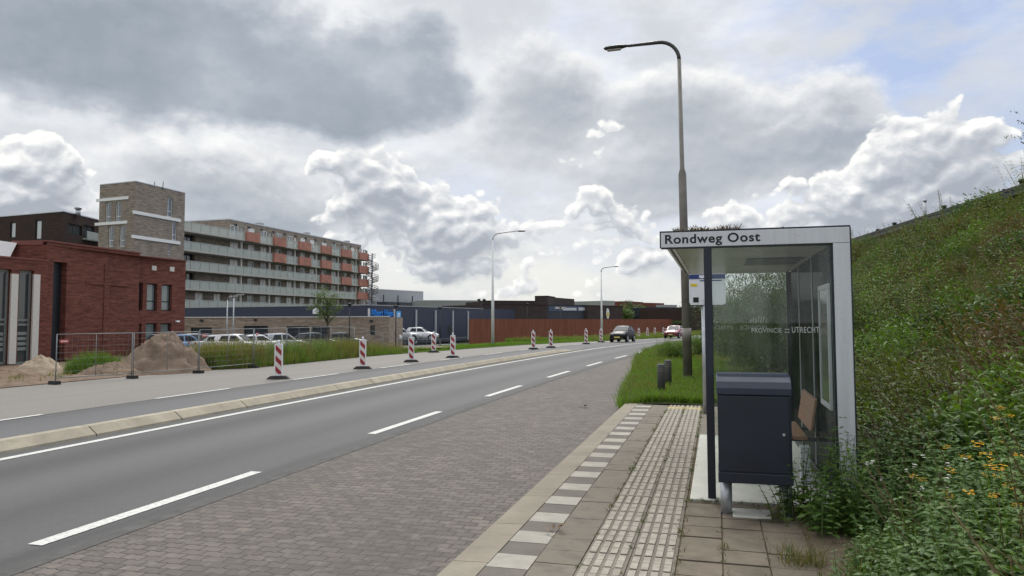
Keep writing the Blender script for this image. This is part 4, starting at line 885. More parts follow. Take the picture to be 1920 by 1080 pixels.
mb=MB(); v0.face(mb,-.9,zn); v1.face(mb,-.9,zn); b_=v0.n*-20; shell(mb,[xy(n1),xy(n2),xy(n2+b_),xy(n0+b_),xy(n0)],-.9,zn,skip=(0,4)); st.add('wall',mb,M_navy)
mb=MB(); v0.bar(mb,0,v0.L+.03,zn,zn+.1,.06,-.2); v1.bar(mb,.06,v1.L,zn,zn+.1,.06,-.2); st.add('parapet',mb,M_grey2)
for x_ in (690.5,737.5,779,815.5,848,876.5): u=v1.px(x_,600)[0]; mb=MB(); v1.bar(mb,u-.1,u+.1,-.9,zn-.35,.18,.002); st.add('pilaster',mb,M_alu)
u0,z0_=v1.px(694.5,592.5); u1,_=v1.px(736,592); zz=v1.px(694.5,579.5)[1]; ang=math.atan2(v1.t[1],v1.t[0])
q=v1.p(u0,z0_,.08)-st.loc; lettering('lettering','Albert Heijn',(zz-z0_)*1.42,M_blue,st.root,tuple(q),(R(90),0,ang),u1-u0,.0,.05)
o=v1.rect(742,583.5,750,599.5); mb=MB(); v1.bar(mb,o[0],o[1],o[2],o[3],.12,.002); lg=st.add('logo_panel',mb,M_lblue)
mb=MB(); m_=lambda f:o[0]+(o[1]-o[0])*f; h_=lambda f:o[2]+(o[3]-o[2])*f
for (a,b,c,d) in ((.22,.34,.2,.8),(.34,.62,.68,.8),(.34,.62,.44,.54),(.62,.74,.2,.8)): v1.bar(mb,m_(a),m_(b),h_(c),h_(d),.13,.121)
mb.build('emblem',M_signw,lg,st.loc)
for x_ in (843,): o=v1.rect(x_-3,611,x_+3,625); mb=MB(); v1.bar(mb,o[0],o[1],o[2],o[3],.05,.003); st.add('door',mb,M_dark)
for (x_,l) in ((752,1.2),(777,1.6)): u=v1.px(x_,572)[0]; mb=MB(); v1.bar(mb,u-l,u+l,zn+.0,zn+.55,-1.2,-2.6); st.add('roof_unit',mb,M_dark)
# ---- simple blocks in the distance
def block(name,label,cat,corners,ytop,m,zb_=-.9,back=12,bandm=M_grey2,ops=None,panes=()):
    P_=[W(x_,600,d) for x_,d in corners]; zt_=W(corners[0][0],ytop,corners[0][1])[2]; bl=Bld(name,label,cat,(P_[0][0],P_[0][1],zb_)); ws=[Wall(xy(P_[i]),xy(P_[i+1])) for i in range(len(P_)-1)]
    mb=MB(); b_=ws[0].n*-back; os_={}
    for i,q in (ops or []): os_.setdefault(i,[]).append(ws[i].rect(*q))
    for i,w_ in enumerate(ws): w_.face(mb,zb_,zt_,os_.get(i,[]),reveal=.25)
    poly=[xy(p) for p in P_]+[xy(P_[-1]+b_),xy(P_[0]+b_)]; shell(mb,poly,zb_,zt_,skip=tuple(range(len(ws)))); bl.add('wall',mb,m)
    mb=MB()
    for w_ in ws: w_.bar(mb,.0,w_.L,zt_,zt_+.14,.05,-.25)
    bl.add('parapet',mb,bandm)
    for i,l in os_.items():
        for o in l: ws[i].window(bl,o,M_white,pw,.1,.2,mull=(.5,))
    return bl,ws,zt_
bl,ws_,z_=block('grey_hall','light grey windowless hall behind the navy store','hall',[(688,172),(793.5,190)],541.5,M_grey2,bandm=M_white)
for x_ in (719,746,773): u=ws_[0].px(x_,560)[0]; mb=MB(); ws_[0].bar(mb,u-.1,u+.1,2,z_-1.2,.12,.002); bl.add('downpipe',mb,M_dark)
block('pale_hall','long pale grey hall with flat roof left of the first slim lamp','hall',[(785,172),(908,176)],563.5,M_grey3,back=25,bandm=M_white)
bl,ws_,z_=block('brown_hall','long dark brown shop hall behind the rust wall','shop hall',[(904,118),(1026,126)],571,M_tile_brown,bandm=M_brown)
block('brown_upper_hall','dark brown set-back upper storey with pale clerestory strip','building',[(907,150),(1003,154)],564.5,M_tile_brown,bandm=M_brown)
block('brick_plant_house','brown brick rooftop block rising above the shop hall','building',[(1003,140),(1027,139),(1041,146)],556,M_tile_brown,bandm=M_brown)
bl,ws_,z_=block('blue_black_hall','dark shop hall with blue glazing and pale signs beyond the rust wall','shop hall',[(1026,127),(1102,132)],572.5,paint('blue_black',(.035,.042,.058),.5),bandm=M_dark)
for (q,m_,nm) in (((1028,574,1103,584),paint('blue_glazing',(.035,.06,.12),.15),'glazing_strip'),((1040,575.5,1060,579),M_offw,'sign_panel'),((1054,577,1080,582),M_alu,'sign_panel'),((1084,576.5,1101,582),M_alu,'sign_panel')):
    o=ws_[0].rect(*q); mb=MB(); ws_[0].bar(mb,o[0],o[1],o[2],o[3],.08 if m_ is not M_offw and m_ is not M_alu else .14,.002 if m_ is not M_offw and m_ is not M_alu else .081); bl.add(nm,mb,m_)
bl,ws_,z_=block('brown_corner_hall','brown hall with round yellow and white sign right of the slim lamp','shop hall',[(1102,131),(1168,138)],573.5,M_tile_brown,bandm=M_brown)
p=ws_[0]; u,z0_=p.px(1139,588); mb=MB(); c_=p.p(u,z0_,.05); mb.face([p.p(u+.42*math.cos(a),z0_+.95*math.sin(a),.1) for a in np.linspace(0,2*math.pi,16,endpoint=False)]); mb.face([p.p(u+.42*math.cos(a),z0_+.95*math.sin(a),.003) for a in np.linspace(2*math.pi,0,16,endpoint=False)]); sgn=bl.add('round_sign',mb,M_signw)
mb=MB(); mb.face([p.p(u+.28*math.cos(a),z0_-.2+.5*math.sin(a),.112) for a in np.linspace(0,2*math.pi,12,endpoint=False)]); mb.build('sign_mark',M_yellow,sgn,bl.loc)
block('grey_flat_block','small pale grey block between the brown halls','building',[(1128,200),(1153,205)],564,M_grey3,bandm=M_white)
block('brick_flats','distant red-brown brick flats behind the trees','flats',[(1152,215),(1176,212),(1206,225)],566,M_red,bandm=M_brown,ops=[(1,(1181,572,1186,579)),(1,(1190,573,1194,580)),(1,(1197,574,1201,581))])
bl,ws_,z_=block('black_hall','low black flat-roofed hall between the trees and the tall lamp','hall',[(1213,160),(1296,168)],577,M_navyb,bandm=M_dark)
mb=MB(); u=ws_[0].px(1262,573)[0]; ws_[0].bar(mb,u-1.2,u+3.4,z_,z_+.75,-2,-4); bl.add('roof_unit',mb,M_grey3)
block('far_black_hall','dark hall far right beside the bus stop sign','hall',[(1290,150),(1362,160)],577.5,M_brown,bandm=M_dark)
# ---- weathered steel wall along the road
c0,c1,c2=W(880,600,75.5),W(1030,600,98),W(1262,600,152); wa=Bld('rust_wall','long rust-coloured steel wall along the grass beyond the road','wall',(c0[0],c0[1],-.2))
for nm,a,b in (('wall_panel',c0,c1),('wall_panel',c1,c2)):
    w_=Wall(xy(a),xy(b)); mb=MB(); n=int(w_.L/2.5)
    for i in range(n): w_.bar(mb,w_.L*i/n+.003,w_.L*(i+1)/n-.003,-.9,2.03,.0,-.06) if i%1==0 else None
    wa.add(nm,mb,M_rust)
# ---- terrace behind the planted slope
h0,h1=W(2080,300,22.),W(1560,440,48.); wh=Wall(xy(h1),xy(h0)); ze=wh.px(1920,350)[1]; ze2=wh.px(1592,447)[1]
tr=Bld('brick_terrace','long brown brick house roofline behind the top of the planted slope','house',(h1[0],h1[1],4.))
M_hb=brick('house_brick',(.19,.12,.09),(.30,.21,.16),(.2,.17,.15))
mb=MB(); wh.face(mb,3.,ze-.3); bk=wh.n*-9; shell(mb,[xy(wh.B),xy(wh.B+bk),xy(wh.A+bk),xy(wh.A)],3.,ze-.3,skip=(3,)); tr.add('wall',mb,M_hb)
mb=MB(); wh.bar(mb,-.3,wh.L+.3,ze-.3,ze-.12,.35,-9); rf=tr.add('roof',mb,M_dark); mb=MB(); wh.bar(mb,-.3,wh.L+.3,ze-.118,ze,.38,.26); mb.build('gutter',M_black,rf,tr.loc)
for (x_,hh,rr,m_) in ((1722.5,.85,.085,M_galv),(1757,.28,.12,M_black),(1902,.3,.13,M_black),(1868,.16,.06,M_black),(1665,.25,.12,M_black),(1634,.2,.1,M_black)):
    u=wh.px(x_,400)[0]; q=wh.p(u,0,-.3); mb=MB(); mb.tube([(q[0],q[1],ze-.13),(q[0],q[1],ze+hh)],[rr*.8,rr*.7],10); mb.tube([(q[0],q[1],ze+hh),(q[0],q[1],ze+hh+.09)],[rr,rr*.9],10); mb.build('roof_vent',m_,rf,tr.loc)

# ------------------------------------------------------------------ heaps, fence
def heap(name,label,c,rx,ry,h,m,seed,sharp=1.2,skew=0.):
    t=MB(); n,k=28,40; G=[]
    for i in range(n+1):
        f=i/n; row=[]
        for j in range(k+1):
            a=2*math.pi*(j%k)/k; x,y=rx*f*math.cos(a),ry*f*math.sin(a); r_=f*(1+.22*(float(vnoise(2+math.cos(a)*1.3+seed,2+math.sin(a)*1.3))-.5))
            z=h*max(0,(1-r_))**sharp*1.0; z=h*(1-(1-min(1,z/h))**1.25); z+=(float(vnoise(x*3+seed*7+50,y*3+50))-.5)*.34*h*min(1,(1-f)*3)+(float(vnoise(x*11+70,y*11+70))-.5)*.16*min(1,(1-f)*4)
            row.append((c[0]+x*(1+.22*(float(vnoise(2+math.cos(a)+seed,7+math.sin(a)))-.5))+skew*z,c[1]+y,c[2]-.12+z))
        G.append(row)
    t.grid(G); o=t.build(name,m,None,c); o.location=tuple(c); tag(o,label,'sand heap'); return o
p=W(302,690,27.5); c=V3(p[0],p[1],zleft(p[0],p[1])); heap('sand_heap','large pointed heap of brown gravelly sand behind the wire fence',c,1.75,1.9,1.62,M_heap,3,1.1,.1)
p=W(215,705,26.); c=V3(p[0],p[1],zleft(p[0],p[1])); heap('dirt_heap','low long mound of brown dirt between the green clump and the large heap',c,1.6,1.2,.55,M_dirt,9,1.)
p=W(76,690,29.5); c=V3(p[0],p[1],-.15); heap('sand_heap','small pale sand heap at the foot of the glazed red brick wing',c,1.25,1.1,.85,M_sand,5,1.)
p=W(15,712,26.); c=V3(p[0],p[1],-.1); heap('dirt_heap','flat reddish dirt mound at the left edge of the picture',c,2.4,1.5,.42,M_dirt,15,1.)
M_fence=paint('dull_fence_steel',(.19,.205,.205),.6,.3,.2,8.)
FP=[(102,721),(248,710),(372,700),(475,690),(537,681),(581,675),(620,669),(664,663),(718,654),(770,648.5),(825,642),(880,637)]
for i in range(len(FP)-1):
    a,b=onRoad(*FP[i]),onRoad(*FP[i+1]); a[2]=zleft(a[0],a[1])+.04; b[2]=zleft(b[0],b[1])+.04; L=np.linalg.norm((b-a)[:2]); d=(b-a)/L; H=1.43 if i<2 else (1.5 if i<8 else 1.2)
    lab=['first wire fence panel from the left, in front of the dirt and green clump','wire fence panel in front of the large sand heap','wire fence panel right of the sand heap before the first parked cars','fourth wire fence panel from the left, behind the nearest beacon','fifth fence panel from the left, among the tall grass','sixth fence panel from the left, left of the small tree','seventh fence panel from the left, below the small tree','eighth fence panel, in the weeds before the brick annex','fence panel meeting the right end of the brick annex','far fence panel in front of the white cars by the navy store','far fence panel before the middle of the navy store'][min(i,10)]
    t=thing('wire_fence_panel',lab,'fence panel',a,0,'wire fence panels round the building site'); u=lambda s_,z: d*s_+V3(0,0,z)
    mb=MB(); r_=.013
    for s_ in (.03,L-.03): mb.tube([u(s_,-.1),u(s_,H)],r_*1.15,8)
    mb.tube([u(.03,H-.01),u(L-.03,H-.01)],r_,8); mb.tube([u(.03,.12),u(L-.03,.12)],r_,8); mb.tube([u(L/2,.12),u(L/2,H)],r_*.7,6)
    mb.build('frame',M_fence,t)
    mb=MB(); n=int(L/.16)
    for k in range(1,n): mb.tube([u(L*k/n,.12),u(L*k/n,H)],.0022,3,False)
    for k in range(1,7): mb.tube([u(.03,.12+(H-.12)*k/7),u(L-.03,.12+(H-.12)*k/7)],.0022,3,False)
    mb.build('wire_mesh',M_fence,t)
    pn=np.array([-d[1],d[0],0]); mb=MB(); o_=d*-.09-pn*.2; mb.hexa([o_+V3(0,0,-.08),o_+d*.18+V3(0,0,-.08),o_+d*.18+pn*.4+V3(0,0,-.08),o_+pn*.4+V3(0,0,-.08)],[o_*.9+V3(0,0,.05),(o_+d*.18)*.9+V3(0,0,.05),(o_+d*.18+pn*.4)*.9+V3(0,0,.05),(o_+pn*.4)*.9+V3(0,0,.05)]); mb.build('foot_block',M_rubber,t,bevel=.01)
    if i in (0,2,3):
        mb=MB(); q=u(.10,H-.27)-pn*.03; mb.obox(q,d*.26,-pn*.004,(0,0,.10)); sgn=mb.build('tag_sign',paint('tag_red',(.50,.10,.07),.5),t); mb=MB(); mb.obox(q+d*.03+V3(0,0,.04)-pn*.005,d*.2,-pn*.002,(0,0,.025)); mb.build('lettering',M_signw,sgn)
# ------------------------------------------------------------------ cars
def loft(mb,rings,sm=True,mi=0):
    n=len(rings[0]); base=len(mb.v)
    for r_ in rings: mb.v+=[tuple(map(float,q)) for q in r_]
    for i in range(len(rings)-1):
        for k in range(n-1): mb.f.append((base+i*n+k,base+(i+1)*n+k,base+(i+1)*n+k+1,base+i*n+k+1)); mb.uv+=[(0,0)]*4; mb.mi.append(mi); mb.sm.append(sm)
def carpaint(name,c): return mat(name,lambda N: prin(N,c,.32,.1,.4,Coat_Weight=.45,Coat_Roughness=.06))
def make_car(label,cat,paintm,L=4.0,Wd=1.68,H=1.48,kind='hatch',group=None):
    t=thing('parked_car' if group else 'car',label,cat,(0,0,0),0,group); w=Wd/2
    # stations: x from nose (-y is front): (y, z_low, z_shoulder, halfwidth)
    hood=.92 if kind!='sedan' else .88
    prof=[(0.,.42,.60,.70),(.06,.30,.70,.84),(.25,.24,.80,.93),(.9,.22,hood,1.),(1.25,.22,hood+.06,1.),(2.1,.22,.97,1.),(3.0,.22,1.0,1.),(3.6,.24,1.02,.98),(3.88,.28,.98,.92),(4.0,.40,.80,.82)]
    rings=[]
    for (y_,zl_,zs,wf) in prof:
        y_*=L/4; W_=w*wf; rings.append([(-W_*.86,y_,zl_),(-W_*.98,y_,zl_+.12),(-W_,y_,(zl_+zs)/2),(-W_*.985,y_,zs-.08),(-W_*.90,y_,zs),(-W_*.5,y_,zs+.025),(0,y_,zs+.035),(W_*.5,y_,zs+.025),(W_*.90,y_,zs),(W_*.985,y_,zs-.08),(W_,y_,(zl_+zs)/2),(W_*.98,y_,zl_+.12),(W_*.86,y_,zl_)])
    mb=MB(); loft(mb,rings); mb.face(rings[0][::-1]); mb.face(rings[-1])
    # greenhouse
    e=4.0 if kind=='sedan' else 3.86; rb=2.95 if kind=='sedan' else 3.45
    P0=(1.18,hood+.05,.88); P1=(1.86,H-.05,.74); P2=(2.3,H,.73); P3=(rb,H-.06,.71); P4=(3.55 if kind=='sedan' else 3.82,1.0,.86)
    cr=[]
    for (y_,z_,f) in (P0,P1,P2,P3,P4): cr.append([(-w*f,y_*L/4,z_),(-w*f*.72,y_*L/4,z_+(.035 if z_>1.1 else .01)),(0,y_*L/4,z_+(.05 if z_>1.1 else .015)),(w*f*.72,y_*L/4,z_+(.035 if z_>1.1 else .01)),(w*f,y_*L/4,z_)])
    loft(mb,cr)
    for sgn in (-1,1):
        top=[(sgn*w*f,y_*L/4,z_) for (y_,z_,f) in (P0,P1,P2,P3,P4)]; bot=[(sgn*w*.9,y_*L/4,.93) for (y_,z_,f) in (P0,P1,P2,P3,P4)]
        for i in range(4): q=(bot[i],bot[i+1],top[i+1],top[i]); mb.face(q if sgn>0 else q[::-1])
    body=mb.build('body',paintm,t)
    lp=lambda a,b,f: tuple(np.array(a)*(1-f)+np.array(b)*f)
    def pane_(name,q,inset=.08,out=.006):
        q=[V3(*p) for p in q]; c_=sum(q)/4; n_=np.cross(q[1]-q[0],q[2]-q[0]); n_/=np.linalg.norm(n_); q=[p+(c_-p)*inset+n_*out for p in q]; m2=MB(); m2.face(q); m2.build(name,M_carglass,t)
    sc=L/4
    pane_('windscreen',[(-w*P0[2]*.9,P0[0]*sc,P0[1]+.02),(w*P0[2]*.9,P0[0]*sc,P0[1]+.02),(w*P1[2]*.94,P1[0]*sc,P1[1]+.01),(-w*P1[2]*.94,P1[0]*sc,P1[1]+.01)],.05,.03)
    pane_('rear_window',[(w*P4[2]*.9,P4[0]*sc,P4[1]+.06),(-w*P4[2]*.9,P4[0]*sc,P4[1]+.06),(-w*P3[2]*.93,P3[0]*sc,P3[1]),(w*P3[2]*.93,P3[0]*sc,P3[1])],.08,.03)
    for sgn in (-1,1):
        xb,xt=sgn*w*.875,sgn*w*.735
        for (ya,yb_,yc,yd) in ((1.45,2.4,2.4,1.95),(2.5,3.25,3.05,2.5)):
            q=[(xb,ya*sc,1.0),(xb,yb_*sc,1.02),(xt,yc*sc,H-.1),(xt,yd*sc,H-.1)]; pane_('side_window',q if sgn>0 else q[::-1],.02,.022)
        m2=MB(); m2.hexa([(sgn*w*1.0,1.42*sc,.97),(sgn*w*1.2,1.42*sc,.99),(sgn*w*1.2,1.52*sc,.99),(sgn*w*1.0,1.52*sc,.97)],[(sgn*w*1.0,1.42*sc,1.1),(sgn*w*1.2,1.42*sc,1.1),(sgn*w*1.2,1.52*sc,1.1),(sgn*w*1.0,1.52*sc,1.1)]); m2.build('mirror',paintm,t,bevel=.02)
        m2=MB(); m2.hexa([(sgn*w*.5,.025,.62),(sgn*w*.83,.10,.63),(sgn*w*.86,.30,.72),(sgn*w*.55,.20,.72)],[(sgn*w*.5,.07,.74),(sgn*w*.84,.16,.78),(sgn*w*.87,.40,.82),(sgn*w*.55,.26,.78)]); m2.build('headlight',mat('headlight',lambda N: prin(N,(.75,.77,.8),.08,.3)),t)
        m2=MB(); m2.box(sgn*w*.8-.07,sgn*w*.8+.07,L-.10,L-.02,.72,.98); m2.build('tail_light',paint('tail_red',(.35,.01,.01),.2),t)
        for y_ in (.78*sc,3.2*sc):
            m2=MB(); x_=sgn*w; prof_=[(.0,.31,),]
            m2.tube([(x_-sgn*.19,y_,.31),(x_-sgn*.0,y_,.31),(x_+sgn*.015,y_,.31)],[.31,.31,.27],20); wh_=m2.build('wheel',M_rubber,t)
            m2=MB(); m2.tube([(x_+sgn*.016,y_,.31),(x_+sgn*.022,y_,.31)],[.20,.17],14); m2.build('rim',M_galv,wh_)
            m2=MB(); m2.tube([(x_-sgn*.02,y_,.33),(x_+sgn*.004,y_,.33)],[.36,.37],20); m2.build('wheel_arch',M_black,t)
    m2=MB(); m2.box(-w*.48,w*.48,-.012,.06,.44,.56); m2.box(-w*.75,w*.75,-.005,.1,.27,.36); m2.build('grille',M_black,t)
    m2=MB(); m2.box(-.26,.26,-.03,-.013,.40,.50); m2.build('number_plate',paint('plate_yellow',(.72,.60,.15),.5),t)
    m2=MB(); m2.box(-.26,.26,L+.001,L+.012,.62,.73); m2.build('number_plate',MATS['plate_yellow'],t)
    return t
def heading(c,a): c.rotation_euler=(0,0,a)
p=onRoad(1157,642); black=make_car('black small hatchback driving towards the camera on the far lane','car',mat('car_black',lambda N: prin(N,(.006,.006,.007),.45,0,.25)),3.5,1.55,1.42); black.location=tuple(p); heading(black,-.17)
p=onRoad(1257,634.5); redc=make_car('dark red hatchback farther along the road near the bend','car',carpaint('car_red',(.16,.012,.018)),4.0,1.74,1.46); redc.location=tuple(p); heading(redc,-.20)
CW,CS,CB,CD=carpaint('car_white',(.72,.73,.74)),carpaint('car_silver',(.40,.42,.44)),carpaint('car_blue',(.16,.25,.38)),carpaint('car_dark',(.03,.035,.045))
GRP='cars parked behind the wire fence'
cars=[(352,58,CW,'sedan',.5,'white parked car half hidden at the corner of the red building'),(372,60,CW,'hatch',2.6,'white parked car with its roof just right of the red building'),(396,57,CB,'hatch',2.7,'light blue parked car behind the fence'),(420,60,CS,'sedan',2.6,'silver parked car between the blue and the dark parked cars'),(443,58,CD,'hatch',2.5,'dark parked car between two pale ones before the annex'),(466,57,CS,'sedan',2.55,'silver-grey parked car left of the long white car'),(497,55,CW,'hatch',1.75,'white parked hatchback seen from the side before the second dark door'),(578,60,CS,'hatch',2.5,'silver parked car under the light green street tree'),(640,62,CD,'hatch',2.3,'dark parked car right of the light green street tree'),(540,58,CW,'sedan',2.4,'white parked car nearest the tall weeds before the third dark door'),
(690,66,CD,'sedan',2.2,'dark parked car at the right end of the brick annex'),(738,76,CW,'sedan',2.3,'white parked car in front of the navy store beside the annex'),(752,78,CW,'hatch',2.2,'second white parked car in front of the navy store'),(790,84,CS,'sedan',1.9,'silver parked car below the pilasters of the navy store'),(822,86,CW,'hatch',1.8,'white parked car farthest right in front of the navy store')]
proto={}
for (x_,d_,m_,k_,a_,lab) in cars:
    key=(m_.name,k_); p=W(x_,640,d_)
    zz=-.60 if d_<70 else -.40
    if key not in proto: proto[key]=c_=make_car(lab,'parked car',m_,4.2 if k_=='sedan' else 3.95,1.72,1.44 if k_=='sedan' else 1.5,k_,GRP); c_.location=(p[0],p[1],zz); heading(c_,a_)
    else: dup(proto[key],(p[0],p[1],zz),a_,lab)
# ------------------------------------------------------------------ parking lamps
for (x_,d_,yt,kind,lab) in ((655,64,568,1,'black lantern post in front of the brick annex'),(825,80,575,1,'thin dark lantern post before the middle of the navy store'),(903,90,560,2,'dark twin-headed post above the left end of the rust wall'),(742,72,572,1,'dark lantern post beside the blue store sign'),(989,108,568,1,'thin dark post rising above the rust wall'),(1051,112,574,1,'thin dark post before the blue glazed hall'),(425,66,556,3,'thin galvanised post with curved arm left of the annex roof'),(437,67,553,3,'galvanised post beside the curved-arm post left of the annex roof')):
    p=W(x_,640,d_); zt_=W(x_,yt,d_)[2]; z0_=-.9; t=thing('lantern_post',lab,'lamp post',(p[0],p[1],z0_),0,'lantern posts in the car park'); H=zt_-z0_; m_=M_black if kind<3 else M_galv
    mb=MB(); mb.tube([(0,0,0),(0,0,H-.3)],[.07,.045],8); mb.build('pole',m_,t)
    if kind==3:
        mb=MB(); mb.tube([(0,0,H-.3),(.05,0,H-.1),(.25,0,H),(.6,0,H+.02)],.03,6); mb.build('arm',m_,t); mb=MB(); mb.obox((.5,-.1,H-.03),(.5,0,.02),(0,.2,0),(0,0,.08)); mb.build('lamp_head',m_,t)
    else:
        for sx_ in ((0,) if kind==1 else (-.35,.35)):
            mb=MB(); mb.tube([(sx_*.2,0,H-.32),(sx_*.8,0,H-.22),(sx_,0,H-.05),(sx_,0,H)],[.04,.12,.26,.05],12); mb.build('lamp_head',m_,t)
o=v0.rect(587.5,579,598,588.5); mb=MB(); q_=[(o[0],o[2]),(o[1],o[2]),(o[1],o[3]-.12),((o[0]+o[1])/2,o[3]+.1),(o[0],o[3]-.12)]; mb.face([v0.p(u,z,.1) for u,z in q_]); 
for i in range(5): a_,b_2=q_[i],q_[(i+1)%5]; mb.face([v0.p(*b_2,.1),v0.p(*a_,.1),v0.p(*a_,.003),v0.p(*b_2,.003)])
st.add('house_shaped_sign',mb,M_signw)
# ------------------------------------------------------------------ vegetation
def uni(a,b,n): return rng.uniform(a,b,n)
# grass of the right verge
def bladefield(name,label,mats,protos,weights,pts,sc,tilt=None):
    n=len(pts); w=np.asarray(weights,float)
    if w.ndim==1: which=rng.choice(len(protos),n,p=w/w.sum())
    else: c=np.cumsum(w/w.sum(1,keepdims=True),1); which=(rng.random(n)[:,None]>c).sum(1)
    o=plant(name,mats,protos,which,pts,sc,tilt); return tag(o,label,'grass' if 'grass' in name else 'vegetation',kind='stuff')
G3=[M_grass,M_grassm,M_grassd,M_gmd]
pg=[P_blades(14,.16,.10,.012,.5,0),P_blades(12,.20,.10,.012,.6,0,1,.5),P_blades(9,.22,.08,.010,.5,1,2,.5),P_clump(10,.07,.05,.05,.035,3,0)]
n=14000; y=15.25+ (60-15.25)*uni(0,1,n)**1.7; b=np.array([bayR(v) for v in y])+curve(y); xr=np.array([x0f(v) for v in y])+.5; t=uni(-.0,1,n)**1.15; x=b+(xr-b)*t-.05*(uni(0,1,n)<.12)
z=np.array([hv(a_,b_) for a_,b_ in zip(x,y)])-.01
edge=np.exp(-((x-b)/.25)**2)+np.exp(-((y-15.3)/.25)**2); pn=vnoise(x*.9+9,y*.9)
bladefield('verge_grass','short bright green grass of the verge beyond the platform',G3,pg,np.stack([.5+0*x,.35+0*x,.05+.9*(pn>.6),.15+.5*(pn<.4)],1),np.stack([x,y,z],1),uni(.6,1.15,n)*(1+.55*edge)*(1-.25*(y<15.6))*np.where(y>30,1.25,1.))
# left field: tall weeds near the fence, fading to short bright grass
pw_=[P_blades(14,.75,.22,.018,.35,0,1,.5),P_blades(12,.9,.22,.016,.3,1,2,.6),P_blades(10,.85,.2,.014,.35,2),P_sprig(.8,8,.13,.05,3,None,.2),P_blades(16,.45,.22,.02,.5,0)]
n=24000; y=24.8+50*uni(0,1,n)**1.35; s_=uni(0,1,n)**1.35*10; x=np.array([lightL(v) for v in y])+curve(y)-s_+.05
z=np.array([zleft(a_,b_) for a_,b_ in zip(x,y)])-.03; pn=vnoise(x*.35,y*.35); pn2=vnoise(x*.8+30,y*.8)
tall=1-sst(34,43,y); kk=uni(0,1,n)<(.35+.65*sst(0,1.0,s_))
wt_=np.stack([.4*tall+.02,.5*tall*(pn2>.42),.45*tall*(pn>.45),.3*tall*(pn<.55),1.6*(1-tall)+.25],1)
sc=uni(.65,1.1,n)*np.where(s_<.5,.6,1.)*(.50+.72*tall)*(.8+.5*pn)
pxs=np.array([float(PX+F*(v@rt)/(v@fw)) for v in np.stack([x,y,z-CZ],1)]); kk&=(pxs>366+12*rng.normal(size=n))|(uni(0,1,n)<.02)
o=bladefield('weed_grass','tall mixed weeds and grass along the fence beyond the road',[M_grass,M_grassm,M_grassd,M_gmd],pw_,wt_[kk],np.stack([x,y,z],1)[kk],sc[kk])
n=5000; y=uni(70,165,n); s_=uni(0,1,n)*9; x=np.array([lightL(v) for v in y])+curve(y)-s_; z=rz(y)-.05
bladefield('far_grass','far strip of grass between the road and the rust wall',[M_grass,M_grassm,M_grassd],[P_blades(16,.5,.35,.05,.5,0,1,.4),P_blades(12,.6,.3,.05,.4,2)],[.8,.2],np.stack([x,y,z],1),uni(.5,1.,n))
# sparse weeds on the dirt
n=260; y=uni(14,25.5,n); s_=uni(.1,7,n); x=np.array([lightL(v) for v in y])-s_; z=np.array([zleft(a_,b_) for a_,b_ in zip(x,y)])+.05
bladefield('dirt_weeds','sparse small weeds on the brown dirt',[M_grassm,M_grassd],[P_blades(8,.2,.1,.012,.6,0),P_blades(8,.25,.1,.012,.6,1)],[.5,.5],np.stack([x,y,z],1),uni(.5,1.1,n))
# tall bright grass clump
p=W(178,692,27.8); c=V3(p[0],p[1],zleft(p[0],p[1])); n=420; a=uni(0,6.283,n); r_=np.sqrt(uni(0,1,n)); px_=np.stack([1.12*r_*np.cos(a),.8*r_*np.sin(a),0*a-.1],1)+c
o=plant('grass_clump',[M_lime,M_grassm],[P_blades(14,.95,.14,.02,.42,0),P_blades(12,1.05,.12,.018,.3,0,1,.4)],rng.integers(0,2,n),px_,(1.08-.55*r_**2)*uni(.75,1.05,n),None,None,c); o.location=tuple(c); tag(o,'tall bushy bright green grass clump by the red wall','grass clump')
# planted slope
mats_s=[M_gdk,M_gmd,M_gol,M_gbr,M_stem,M_nettle]
pe=[P_clump(26,.26,.24,.085,.04,0),P_clump(26,.25,.22,.08,.038,1),P_clump(26,.27,.22,.075,.034,2),P_clump(22,.26,.22,.07,.03,3,5),P_sprig(.55,7,.10,.045,1,4,.25),P_sprig(.6,8,.10,.04,2,4,.3),P_twig(.75,4,4),P_sprig(.45,7,.11,.05,0,4,.2),P_blades(12,.5,.15,.012,.7,2,4,.4)]
n=19000; Y=3.0+ (58-3.0)*uni(0,1,n)**1.55; xf=np.array([x0f(v) for v in Y]); xc=np.maximum(xf+2.6,8.9-.2*(Y-25.5)+curve(Y)*.5)+1.2; X=xf+.05+(xc-xf)*uni(0,1,n)
ok=(X<.75*Y+1.5)&~((X<1.32)&(Y>7.)&(Y<11.6)); X,Y=X[ok],Y[ok]; n=len(X)
Z=np.array([bank(a_,b_) for a_,b_ in zip(X,Y)])-.03; q1_=vnoise(X*.42+3,Y*.3+8); q2_=vnoise(X*1.3+40,Y*1.1); q3_=vnoise(X*.25+90,Y*.25+11,3)
br_=(q3_>.52)*1.; dk=(q1_<.47)*1.
low_=1-sst(.2,1.8,X-np.array([x0f(v) for v in Y]))
we=np.stack([.5+1.0*dk,.75+.5*(1-dk)+.6*low_,.75+.6*(q2_>.5),.06+.55*br_*(q2_>.45),.35+.5*low_,.30+.4*br_,.03+.04*br_,.3+.4*dk,.22+.3*(q2_>.55)],1)
sc=uni(.75,1.35,n)*(.95+.35*(q2_-.5))*np.where(Y>25,1.25,1.); tl=np.stack([np.full(n,-.35)+rng.normal(size=n)*.15,rng.normal(size=n)*.15-.1],1)
bladefield('slope_vegetation','dense tangled green and brown weeds covering the slope beside the shelter',mats_s,pe,we,np.stack([X,Y,Z],1),sc,tl)
